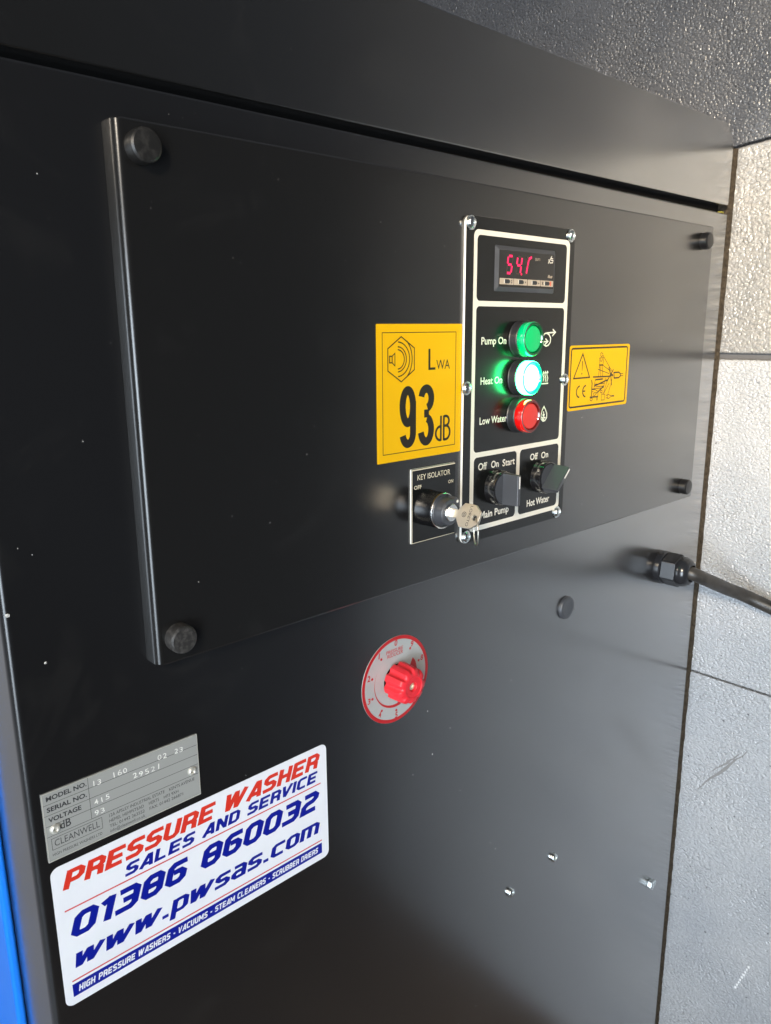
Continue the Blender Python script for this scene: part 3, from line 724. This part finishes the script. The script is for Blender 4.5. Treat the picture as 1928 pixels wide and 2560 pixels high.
text('lettering', 'fius', 543.4, 39.8, 6.4, 2.4, yl, M['button_tan'], ctl, bold=0.03, shear=0.3)
for i, (u0, u1) in enumerate(((481.6, 498.4), (499.1, 515.9), (516.7, 533.5), (534.3, 551.0))):
    mb = MB(); mb.prism_y(rrect(u0, u1, 33.0, 37.6, 0.3, 2), yl - 0.15, yb - 0.01)
    btn = mb.build('button', M['button_tan'], ctl)
    y2 = yl - 0.18; uc = u0 + (6.0 if i < 3 else 5.2)
    mb = MB(); mb.add([(q[0], y2, q[1]) for q in [(uc, 33.8), (uc + 5, 33.8), (uc + 6.6, 34.6), (uc + 6.6, 36.0), (uc + 5, 36.9), (uc, 36.9)]], [(0, 1, 2, 3, 4, 5)])
    ut = uc + 8.6
    if i == 0:
        mb.add([(ut - 0.9, y2, 35.6), (ut + 0.9, y2, 35.6), (ut, y2, 36.9)], [(0, 1, 2)]); mb.add([(ut - 0.9, y2, 35.0), (ut + 0.9, y2, 35.0), (ut, y2, 33.7)], [(0, 1, 2)])
    elif i == 1: mb.add([(ut - 1, y2, 35.9), (ut + 1, y2, 35.9), (ut, y2, 34.4)], [(0, 1, 2)])
    elif i == 2: mb.add([(ut - 1, y2, 34.6), (ut + 1, y2, 34.6), (ut, y2, 36.1)], [(0, 1, 2)])
    else:
        mb.ribbon([(u0 + 1.2, 34.2), (u0 + 3.0, 36.4)], 0.35, y2); mb.ribbon([(u0 + 1.2, 36.4), (u0 + 3.0, 34.2)], 0.35, y2 - 0.01)
    mb.build('button_symbol', M['plate_ink'], btn)
    mb = MB(); mb.ribbon([(uc - 0.3, 33.9), (uc - 0.3, 36.8)], 0.35, y2 - 0.02); mb.build('button_symbol', M['laminate_white'], btn)
    if i == 3:
        mb = MB(); mb.box(uc + 6.8, uc + 9.0, y2, y2 + 0.05, 33.5, 37.2); mb.build('button_mark', M['button_red'], btn)

# ================================================================== pilot lights
def pilot(cv, lens, cap, rim, label):
    cu = 511.6
    t = thing('pilot_light', (cu, cv, YP), label, 'indicator light', 'round pilot lights on the control plate')
    mb = MB(); mb.lathe(cu, cv, [(14.3, YP), (14.5, YP - 0.6), (14.1, YP - 1.2), (14.0, YP - 6.8), (13.6, YP - 7.3), (12.0, YP - 7.35)], 56, False, True)
    mb.build('bezel', M['bezel_grey'], t, smooth=0.5)
    mb = MB(); mb.lathe(cu, cv, [(13.2, YP - 7.3), (13.5, YP - 7.8), (13.4, YP - 13.2), (13.2, YP - 14.0), (12.9, YP - 14.3)], 56, False, False)
    mb.build('lens', lens, t, smooth=0.6)
    mb = MB(); mb.lathe(cu, cv, [(12.9, YP - 14.3), (11.4, YP - 14.2), (10.4, YP - 13.0), (10.2, YP - 12.4)], 56, False, False)
    mb.build('lens_rim', rim, t, smooth=0.6)
    mb = MB(); mb.lathe(cu, cv, [(10.2, YP - 12.4), (10.1, YP - 13.2), (9.6, YP - 13.6), (6, YP - 13.9), (0.05, YP - 14.0)], 56, False, True)
    mb.build('lens_cap', cap, t, smooth=0.5)
pilot(-8.2, M['green_lens'], M['green_cap'], M['green_rim'], 'unlit green pilot light beside the words Pump On')
pilot(-38.6, M['lit_lens'], M['lit_cap'], M['lit_rim'], 'brightly lit green pilot light beside the words Heat On')
pilot(-69.0, M['red_lens'], M['red_cap'], M['red_rim'], 'red pilot light beside the words Low Water')

# ================================================================== selector switches
def selector(cu, cv, turn, label):
    t = thing('selector_switch', (cu, cv, YP), label, 'switch', 'black selector switches on the control plate')
    mb = MB(); mb.lathe(cu, cv, [(14.0, YP), (14.3, YP - 0.8), (14.0, YP - 1.6), (13.9, YP - 9.0), (13.5, YP - 10.1), (12.7, YP - 10.5), (11.9, YP - 10.4)], 56, False, False)
    mb.build('collar', M['black_plastic'], t, smooth=0.5)
    mb = MB(); mb.lathe(cu, cv, [(11.9, YP - 10.4), (11.7, YP - 9.4), (11.5, YP - 10.0), (0.05, YP - 10.2)], 48, False, True)
    face = mb.build('turning_face', M['matt_plastic'], t, smooth=0.5)
    # grip bar tapering to the front
    ca, sa = math.cos(turn), math.sin(turn)
    def rot(a, bb): return cu + a * ca + bb * sa, cv - a * sa + bb * ca
    rings = []
    for (hx, hv, y) in ((2.9, 12.6, YP - 10.1), (2.5, 12.6, YP - 17), (1.9, 12.4, YP - 24.2), (1.4, 11.9, YP - 24.8)):
        rings.append([(q[0], y, q[1]) for q in (rot(-hx, -hv), rot(hx, -hv), rot(hx, hv), rot(-hx, hv))])
    mb = MB(); mb.loft(rings)
    mb.build('grip', M['matt_plastic'], t, bevel=0.5)
    mb = MB(); p0 = rot(0, 1.6); p1 = rot(0, 11.4); mb.ribbon([p0, p1], 0.75, YP - 24.86); mb.build('pointer_line', M['laminate_white'], t)
    # raised printed marks round the collar
    mb = MB()
    for a0 in (112, 146, 222, 240):
        for k in range(2):
            aa = math.radians(a0 + k * 4.5)
            r0, r1 = 13.95, 14.05
            aw = math.radians(0.7)
            y0, y1 = YP - 6.0, YP - 8.4
            mb.add([(cu + r1 * math.cos(aa - aw), y0, cv + r1 * math.sin(aa - aw)), (cu + r1 * math.cos(aa + aw), y0 - 0.4, cv + r1 * math.sin(aa + aw)), (cu + r1 * math.cos(aa + aw), y1, cv + r1 * math.sin(aa + aw)), (cu + r1 * math.cos(aa - aw), y1 + 0.4, cv + r1 * math.sin(aa - aw))], [(0, 1, 2, 3)])
    mb.build('collar_print', M['cream_ink'], t)
selector(485.0, -125.2, 0.0, 'black rotary switch with upright grip above the words Main Pump')
selector(546.0, -124.6, math.radians(44), 'black rotary switch with slanted grip above the words Hot Water')

# ================================================================== key isolator and key
YK = YD - 1.5
ki = thing('key_isolator', (413.5, -155, YD), 'small black engraved KEY ISOLATOR plate with round lock barrel', 'key switch')
mb = MB(); mb.prism_y(rrect(389.7, 437.3, -155.3, -99.1, 0.5, 2), YK + 0.12, YD - 0.04); mb.build('white_core', M['laminate_white'], ki)
mb = MB(); mb.prism_y(rrect(389.74, 437.26, -155.26, -99.14, 0.46, 2), YK, YK + 0.119); mb.build('face', M['laminate_black'], ki)
mb = MB(); mb.ribbon([(390.1, -99.95), (437.0, -99.95)], 0.42, YK - 0.02); mb.ribbon([(390.1, -154.9), (437.0, -154.9)], 0.2, YK - 0.02); mb.ribbon([(390.3, -100.3), (390.3, -154.7)], 0.3, YK - 0.02); mb.build('border', M['engraved'], ki)
text('lettering', 'KEY ISOLATOR', 395.9, -107.8, 35.6, 4.0, YK - 0.02, M['engraved'], ki, bold=0.004)
text('lettering', 'OFF', 392.4, -114.5, 7.8, 2.9, YK - 0.02, M['engraved'], ki, bold=0.02)
text('lettering', 'ON', 429.5, -114.7, 5.5, 2.6, YK - 0.02, M['engraved'], ki, bold=0.02)
KU, KV = 405.4, -129.4
mb = MB(); mb.lathe(KU, KV, [(13.4, YK), (13.7, YK - 0.8), (13.5, YK - 1.6), (13.4, YK - 15.8), (13.6, YK - 16.4), (13.4, YK - 17.4)], 56, False, False); mb.build('collar', M['grain_plastic'], ki, smooth=0.5)
mb = MB(); mb.lathe(KU, KV, [(13.4, YK - 17.4), (13.1, YK - 17.9), (12.4, YK - 17.7), (12.1, YK - 16.6), (11.6, YK - 15.6)], 56, False, False); mb.build('collar_ring', M['chrome'], ki, smooth=0.8)
mb = MB(); mb.lathe(KU, KV, [(11.8, YK - 15.5), (10.4, YK - 17.2), (9.6, YK - 24.0), (9.0, YK - 24.6), (6.6, YK - 24.7), (6.4, YK - 23.6)], 48, False, False); mb.build('barrel', M['matt_plastic'], ki, smooth=0.5)
mb = MB(); an = math.radians(48); bu, bv = KU + 9.4 * math.cos(an), KV + 9.4 * math.sin(an)
mb.prism_y([(bu + q[0] * math.cos(an) - q[1] * math.sin(an), bv + q[0] * math.sin(an) + q[1] * math.cos(an)) for q in ((-3, -3), (2.6, -3), (2.6, 3), (-3, 3))], YK - 25.0, YK - 16.5); lug = mb.build('pointer_lug', M['matt_plastic'], ki, bevel=0.8)
mb = MB(); mb.lathe(bu + 0.6 * math.cos(an), bv + 0.6 * math.sin(an), [(1.15, YK - 25.02), (1.05, YK - 25.12), (0.05, YK - 25.14)], 16, False, True); mb.build('pointer_dot', M['cream_ink'], lug)
mb = MB(); mb.lathe(KU, KV, [(6.5, YK - 23.2), (6.5, YK - 25.6), (6.0, YK - 26.2), (0.05, YK - 26.3)], 40, False, True); mb.build('cylinder_lock', M['chrome'], ki, smooth=0.5)

key = thing('key', (KU, KV, YK - 26), 'nickel key with eight-sided bow in the key isolator lock', 'key')
th = math.radians(25)                         # bow leans so that its top points away to the right
def kp(h, s_, d=0.0):
    """h outward from the door (mm), s along the bow height, d through its thickness"""
    return (KU + s_ * math.sin(th) - d * math.cos(th), YD - h, KV + s_ * math.cos(th) + d * math.sin(th))
def key_prism(mb, out, d0, d1):
    n = len(out)
    p = [kp(h, s_, d0) for h, s_ in out] + [kp(h, s_, d1) for h, s_ in out]
    mb.add(p, [tuple(range(n)), tuple(range(2 * n - 1, n - 1, -1))] + [(i, i + n, (i + 1) % n + n, (i + 1) % n) for i in range(n)])
mb = MB(); key_prism(mb, [(27.5, -3.2), (35.0, -3.2), (35.0, 3.2), (27.5, 3.2)], -1.0, 1.0); mb.build('shank', M['nickel'], key, bevel=0.3)
mb = MB(); key_prism(mb, [(26.5, -2.0), (30.0, -2.0), (30.0, 2.6), (26.5, 2.6)], -1.6, 1.6); mb.build('shoulder', M['chrome'], key, bevel=0.4)
bow = [(33.2, -3.8), (37.4, -8.9), (47.0, -8.9), (53.6, -4.2), (53.6, 4.2), (47.5, 8.9), (37.4, 8.9), (33.2, 3.8)]
hole = [(49.2 + 2.2 * math.cos(math.radians(a)), -0.4 + 2.0 * math.sin(math.radians(a))) for a in range(0, 360, 15)]
def bow_mesh():
    mb = MB(); n = 24
    import bisect
    ob = []
    cx, cy = 44.0, 0.0
    # resample the outline to 24 points by angle round the hole
    for a in range(0, 360, 15):
        dx, dy = math.cos(math.radians(a)), math.sin(math.radians(a)); best = None
        for i in range(8):
            x1, y1 = bow[i]; x2, y2 = bow[(i + 1) % 8]
            ex, ey = x2 - x1, y2 - y1; den = dx * ey - dy * ex
            if abs(den) < 1e-9: continue
            t = ((x1 - 49.2) * ey - (y1 + 0.4) * ex) / den; q = ((x1 - 49.2) * dy - (y1 + 0.4) * dx) / den
            if t > 0 and -1e-6 <= q <= 1 + 1e-6: best = t if best is None else min(best, t)
        ob.append((49.2 + dx * best, -0.4 + dy * best))
    for corner in bow:                       # keep the true corners
        j = min(range(24), key=lambda i: (ob[i][0] - corner[0]) ** 2 + (ob[i][1] - corner[1]) ** 2); ob[j] = corner
    d = 1.1
    pts = [kp(*q, d) for q in hole] + [kp(*q, d) for q in ob] + [kp(*q, -d) for q in hole] + [kp(*q, -d) for q in ob]
    f = []
    for i in range(n):
        j = (i + 1) % n
        f += [(i, j, n + j, n + i), (2 * n + j, 2 * n + i, 3 * n + i, 3 * n + j), (n + i, n + j, 3 * n + j, 3 * n + i), (j, i, 2 * n + i, 2 * n + j)]
    mb.add(pts, f); return mb
bow_o = bow_mesh().build('bow', M['nickel'], key, bevel=0.35, seg=2)
# engraved word on the visible face of the bow, reading downwards
def key_text(s_, h0, s0, length, cap):
    tmp = text('lettering', s_, 0, 0, length, cap, 0, M['key_dark'], None, bold=0.0)
    for v in tmp.data.vertices:
        X = v.co.x * 1000; Zz = (v.co.z - ZC) * 1000
        v.co = P(*[kp(h0 + Zz, s0 - X, 1.14)[i] for i in (0, 2, 1)])
    adopt(tmp, bow_o if False else key)
key_text('LORETO', 43.2, 7.6, 15.0, 2.3)
mb = MB()
for rr in (1.0, 2.0):
    pts = [kp(39.4 + rr * math.cos(math.radians(a)), 0.6 + rr * math.sin(math.radians(a)), 1.13) for a in range(0, 361, 20)]
    pt2 = [kp(39.4 + (rr - 0.4) * math.cos(math.radians(a)), 0.6 + (rr - 0.4) * math.sin(math.radians(a)), 1.13) for a in range(0, 361, 20)]
    n = len(pts); mb.add(pts + pt2, [(i, i + 1, n + i + 1, n + i) for i in range(n - 1)])
mb.build('emblem', M['key_dark'], key)
ring = thing('key_ring', (KU, KV - 20, YD - 48), 'thin wire split ring hanging from the key bow', 'key ring')
hx = kp(49.6, -1.2)
R0 = 9.6
path = []
rc = (hx[0] + 0.5, hx[1] + 0.2, hx[2] - R0 + 0.5)
for i in range(73):
    a = math.radians(90 + 5 * i * 1.07)
    path.append((rc[0] + R0 * math.cos(a) * 0.45 + 0.012 * i, rc[1] + R0 * math.cos(a) * 0.62 - 0.012 * i, rc[2] + R0 * math.sin(a)))
mb = MB(); mb.tube(path, 0.55, 8); mb.build('wire', M['nickel'], ring, smooth=1.0)

# ================================================================== pressure dial
DU, DV = 387.2, -267.7
dl = thing('pressure_reducer_dial', (DU, DV - 35, 0), 'round silver and red PRESSURE REDUCER dial with red fluted knob', 'dial')
def ring_mesh(r0, r1, y, n=72):
    mb = MB(); p = [(u, y, v) for u, v in circle(DU, DV, r0, n)] + [(u, y, v) for u, v in circle(DU, DV, r1, n)]
    mb.add(p, [(i, (i + 1) % n, (i + 1) % n + n, i + n) for i in range(n)]); return mb
mb = MB(); n = 72
c0 = circle(DU, DV, 12.9, n); c1 = circle(DU, DV, 35.9, n)
mb.loft([[(u, -0.05, v) for u, v in c0], [(u, -0.5, v) for u, v in c0], [(u, -0.5, v) for u, v in c1], [(u, -0.05, v) for u, v in c1]], False, False)
mb.build('dial_plate', M['dial_silver'], dl)
ring_mesh(33.0, 35.85, -0.54).build('dial_border', M['dial_red'], dl)
mb = MB(); mb.lathe(DU, DV, [(12.9, -0.04), (0.05, -0.045)], 40, False, True); mb.build('shaft_hole', M['gap_black'], dl)
yd = -0.56
for k, s_ in enumerate('0123456789'):
    ang = math.radians(90 + 36 * k)
    if s_ in '67': continue
    rn = 30.3 if s_ != '5' else 31.0
    cu, cv = DU + rn * math.cos(ang), DV + rn * math.sin(ang)
    wid = 3.1 if s_ != '1' else 1.9
    text('lettering', s_, cu - wid / 2, cv - 2.0, wid, 4.7, yd, M['dial_red'], dl, bold=0.022, shear=0.12)
    if s_ != '0':
        mb = MB(); rd = 26.6; p = circle(DU + rd * math.cos(ang), DV + rd * math.sin(ang), 1.1, 14)
        mb.add([(u, yd, v) for u, v in p], [tuple(range(14))]); mb.build('dial_dot', M['dial_red'], dl)
text('lettering', 'PRESSURE', 376.7, -244.3, 18.2, 2.9, yd, M['dial_red'], dl, bold=0.012, shear=0.1)
text('lettering', 'REDUCER', 377.7, -247.6, 17.0, 2.9, yd, M['dial_red'], dl, bold=0.012, shear=0.1)
mb = MB(); n = 48; po = []; pi_ = []
for i in range(n + 1):
    t = i / n; a = math.radians(152 + (386 - 152) * t)
    po.append((DU + 23.2 * math.cos(a), yd, DV + 23.2 * math.sin(a))); r = 23.1 - 6.0 * t ** 1.35
    pi_.append((DU + r * math.cos(a), yd, DV + r * math.sin(a)))
mb.add(po + pi_, [(i, i + 1, n + 2 + i, n + 1 + i) for i in range(n)])
a = math.radians(386); a2 = math.radians(395)
mb.add([(DU + 23.2 * math.cos(a), yd, DV + 23.2 * math.sin(a)), (DU + 17.1 * math.cos(a), yd, DV + 17.1 * math.sin(a)), (DU + 22.6 * math.cos(a2), yd, DV + 22.6 * math.sin(a2))], [(0, 1, 2)])
mb.build('flow_arrow', M['dial_red'], dl)
def flute(r, y, a):
    if r < 9: return r
    k = abs(math.sin(4.5 * a + 0.5))
    return r - (2.1 * max(0.0, (k - 0.74) / 0.26) ** 0.55 if k > 0.74 else 0) * (1 if r > 11.5 else 0.4)
mb = MB()
mb.lathe(DU, DV, [(12.2, -2.0), (15.0, -2.4), (15.1, -4.0), (14.7, -15.0), (14.3, -17.4), (13.2, -19.2), (11.0, -20.2), (8.6, -20.5), (8.3, -19.9), (7.6, -19.7), (4.0, -19.6), (3.7, -19.2), (3.5, -13.0)], 144, True, False, wob=flute)
mb.build('knob', M['knob_red'], dl, smooth=0.75)
mb = MB()
for a0, a1 in ((20, 70), (100, 160), (200, 250), (290, 330)):
    pts = circle(DU, DV, 6.9, 8, a0, a1); mb.ribbon(pts, 0.25, -19.85)
mb.build('knob_moulding', M['knob_red'], dl)
screw_head('screw', dl, DU, DV, -15.6, 3.4, 2.6, M['brass_screw'])

# ================================================================== name plate
npz = thing('name_plate', (165, -289, 0), 'brushed metal name plate with MODEL NO, SERIAL NO and VOLTAGE rows and two rivets', 'name plate')
mb = MB(); mb.prism_y(rrect(116.9, 212.7, -289.2, -246.5, 0.4, 2), -0.9, -0.04); mb.build('plate', M['alu_plate'], npz)
mb = MB(); mb.ribbon(rrect(117.2, 212.4, -288.9, -246.8, 0.1, 1), 0.32, -0.93, closed=True); mb.build('plate_edge', M['alu_edge'], npz)
yn = -0.93
mb = MB()
for v in (-253.7, -260.3, -266.9, -273.4): mb.ribbon([(117.5, v), (212.1, v - 0.25)], 0.13, yn)
mb.ribbon([(142.9, -247.0), (142.9, -273.3)], 0.13, yn - 0.012)
mb.ribbon([(119.8, -275.2), (148.6, -275.2), (148.6, -282.2), (119.8, -282.2), (119.8, -275.2)], 0.13, yn, closed=True)
mb.build('ruling', M['plate_ink'], npz)
for (s_, u0, u1, v0, cap, bo) in (('MODEL NO.', 119.4, 142.0, -251.7, 2.9, 0.03), ('SERIAL NO.', 119.2, 141.6, -258.4, 2.9, 0.03), ('VOLTAGE', 119.4, 137.8, -264.8, 2.9, 0.03),
    ('dB', 125.3, 131.3, -271.6, 5.0, 0.012), ('CLEANWELL', 121.3, 147.0, -280.5, 4.0, -0.004), ('HIGH PRESSURE WASHERS LTD', 119.6, 148.0, -286.1, 1.75, 0.0),
    ('12A APSLEY INDUSTRIAL ESTATE', 153.0, 188.3, -277.2, 2.0, 0.0), ('KENTS AVENUE', 191.4, 208.9, -277.4, 2.0, 0.0), ('HEMEL HEMPSTEAD', 152.8, 174.4, -280.7, 2.0, 0.0),
    ('HERTS', 177.7, 184.3, -280.7, 2.0, 0.0), ('HP3 9XH', 187.5, 197.4, -281.0, 2.0, 0.0), ('TEL: 01442 263552', 152.7, 174.6, -284.1, 2.0, 0.0), ('FAX: 01442 266871', 177.8, 200.4, -284.3, 2.0, 0.0), ('info@cleanwell.co.uk', 152.8, 174.7, -287.3, 2.0, 0.0)):
    text('lettering', s_, u0, v0, u1 - u0, cap, yn, M['plate_ink'], npz, bold=bo)
for (s_, u0, u1, v0) in (('13', 144.9, 151.0, -253.5), ('160', 156.9, 167.1, -253.2), ('02', 185.4, 192.3, -254.1), ('23', 196.6, 203.1, -254.0), ('2 9 5 2 1', 169.4, 188.0, -259.5), ('415', 145.3, 155.1, -265.5), ('93', 145.0, 151.6, -272.2)):
    chars = s_.replace(' ', ''); step = (u1 - u0) / len(chars)
    for q, ch in enumerate(chars):
        an_ = random.uniform(-0.14, 0.14); ca_, sa_ = math.cos(an_), math.sin(an_)
        wd = min(step * 0.72, 2.5) * (0.26 if ch == '1' else 1.0)
        text('stamped_numeral', ch, u0 + q * step + (step * 0.8 - wd) / 2, v0 + random.uniform(-0.35, 0.35), wd, 3.3 * random.uniform(0.92, 1.06), yn - 0.03, M['stamp'], npz, bold=random.uniform(-0.006, 0.012), rot=lambda X, Z: (X * ca_ - Z * sa_, X * sa_ + Z * ca_))
for u, v in ((122.4, -269.6), (207.6, -270.4)):
    mb = MB(); mb.lathe(u, v, [(2.9, -0.9), (2.8, -1.5), (2.2, -2.3), (1.5, -2.6), (1.1, -2.4), (0.9, -1.7), (0.05, -1.6)], 28, False, True); mb.build('rivet', M['alu_edge'], npz, smooth=0.9)

# ================================================================== company sticker
cs = thing('service_sticker', (216, -388, 0), 'large white sticker with red and blue PRESSURE WASHER sales and service lettering', 'sticker')
mb = MB(); mb.prism_y(rrect(117.0, 315.8, -388.6, -294.4, 5.0, 6), -0.2, -0.02); mb.build('backing', M['white_vinyl'], cs)
ys = -0.23
block_text('lettering', 'PRESSURE WASHER', 122.8, -311.0, 187.6, 11.4, ys, M['red_ink'], cs, slant=0.24, hw=0.116, gap=0.10)
block_text('lettering', 'SALES AND SERVICE', 158.8, -321.7, 148.8, 8.1, ys, M['blue_ink'], cs, slant=0.20, hw=0.112, gap=0.11)
block_text('lettering', '01386 860032', 123.6, -344.3, 185.3, 15.0, ys, M['blue_ink'], cs, slant=0.24, hw=0.118, gap=0.11)
block_text('lettering', 'www.pwsas.com', 123.8, -364.8, 184.4, 9.4, ys, M['blue_ink'], cs, slant=0.16, hw=0.120, gap=0.10)
mb = MB(); mb.ribbon([(122.4, -324.6), (309.8, -324.9)], 0.48, ys); mb.ribbon([(121.9, -372.5), (309.4, -372.6)], 0.48, ys); mb.build('rule_line', M['red_line'], cs)
mb = MB(); mb.prism_y([(121.7, -383.3), (309.3, -383.3), (309.3, -374.7), (121.7, -374.7)], ys, -0.199, cap_back=False); mb.build('band', M['blue_ink'], cs)
block_text('lettering', 'HIGH PRESSURE WASHERS - VACUUMS - STEAM CLEANERS - SCRUBBER DRIERS', 125.0, -381.3, 180.8, 4.3, ys - 0.03, M['white_vinyl'], cs, slant=0.2, hw=0.105, gap=0.13)

# ================================================================== cable gland and cable
GU, GV = 812.0, -268.5
gl = thing('cable_gland', (GU, GV, 0), 'black plastic cable gland with hexagon nut at the right edge of the cabinet', 'cable gland')
mb = MB(); mb.lathe(GU, GV, [(19.2, 0), (19.4, -1.5), (19.2, -6.0), (18.2, -7.2), (15, -7.4)], 56, False, True); mb.build('flange', M['gland_nylon'], gl, smooth=0.5)
mb = MB(); mb.prism_y([(GU + 19.2 * math.cos(math.radians(60 * i + 22)), GV + 19.2 * math.sin(math.radians(60 * i + 22))) for i in range(6)], -24.5, -7.3); mb.build('hex_nut', M['gland_nylon'], gl, bevel=1.0)
mb = MB(); mb.lathe(GU, GV, [(16.4, -24.2), (17.0, -26), (16.8, -29), (15.4, -33), (13.0, -36), (10.2, -37.4), (9.2, -37.2), (8.6, -35)], 48, False, False); mb.build('dome_cap', M['gland_nylon'], gl, smooth=0.9)
cbl = thing('power_cable', (895, -330, -150), 'thick black rubber power cable leaving the gland to the right', 'cable')
ctrl = [(812, -20, -267.2), (813, -38, -269.0), (834, -49.5, -280), (860, -57, -292.5), (882, -72, -304), (893.5, -98, -315), (900, -140, -326), (903, -220, -336), (905, -330, -352), (905, -480, -372), (904, -700, -420), (903, -900, -520), (902, -1000, -700), (902, -1030, -1090)]
def catmull(c, k=8):
    out = []
    for i in range(len(c) - 1):
        p0 = Vector(c[max(i - 1, 0)]); p1 = Vector(c[i]); p2 = Vector(c[i + 1]); p3 = Vector(c[min(i + 2, len(c) - 1)])
        for j in range(k):
            t = j / k
            out.append(tuple(0.5 * (2 * p1 + (p2 - p0) * t + (2 * p0 - 5 * p1 + 4 * p2 - p3) * t * t + (3 * p1 - p0 - 3 * p2 + p3) * t ** 3)))
    out.append(c[-1]); return out
mb = MB(); mb.tube(catmull(ctrl), 7.6, 20); mb.build('sheath', M['cable_rubber'], cbl, smooth=1.2)

# ================================================================== dust and paint flecks
mb = MB()
def fleck(u, v, y, s_):
    n = random.choice((4, 5, 6)); a0 = random.random() * 6.28; e = random.uniform(0.45, 1.0)
    p = [(u + s_ * e * math.cos(a0 + 6.283 * i / n) * random.uniform(0.7, 1.1), y - 0.01, v + s_ * math.sin(a0 + 6.283 * i / n) * random.uniform(0.7, 1.1)) for i in range(n)]
    p.append((u, y - s_ * 0.4, v)); mb.add(p, [(i, (i + 1) % n, n) for i in range(n)])
for k in range(150):
    fleck(random.uniform(116, 360), random.uniform(-300, 120), 0.0 if False else 0.0, 0.10 + 0.34 * random.random() ** 5) if random.random() < 0.55 else fleck(random.uniform(320, 890), random.uniform(-1000, -200), 0.0, 0.15 + 0.5 * random.random() ** 3)
for k in range(130): fleck(random.uniform(200, 800), random.uniform(-180, 98), YD, 0.12 + 0.32 * random.random() ** 4)
for k in range(14): fleck(random.uniform(150, 850), random.uniform(136, 200), 0.0, 0.2)
for (u, v, s_) in ((430, -351, 1.2), (452, -335, 0.7), (520, -490, 0.9), (600, -760, 0.9), (602, -765, 0.7), (560, -690, 0.6), (735, -520, 0.6), (470, -660, 0.7), (500, -700, 0.6), (835, -735, 0.8), (790, -720, 0.6)): fleck(u, v, 0.0, s_)
d = mb.build('dust_flecks', M['dust']); d['kind'] = 'stuff'
tag(d, 'pale dust and paint flecks scattered over the black steel', 'dust')
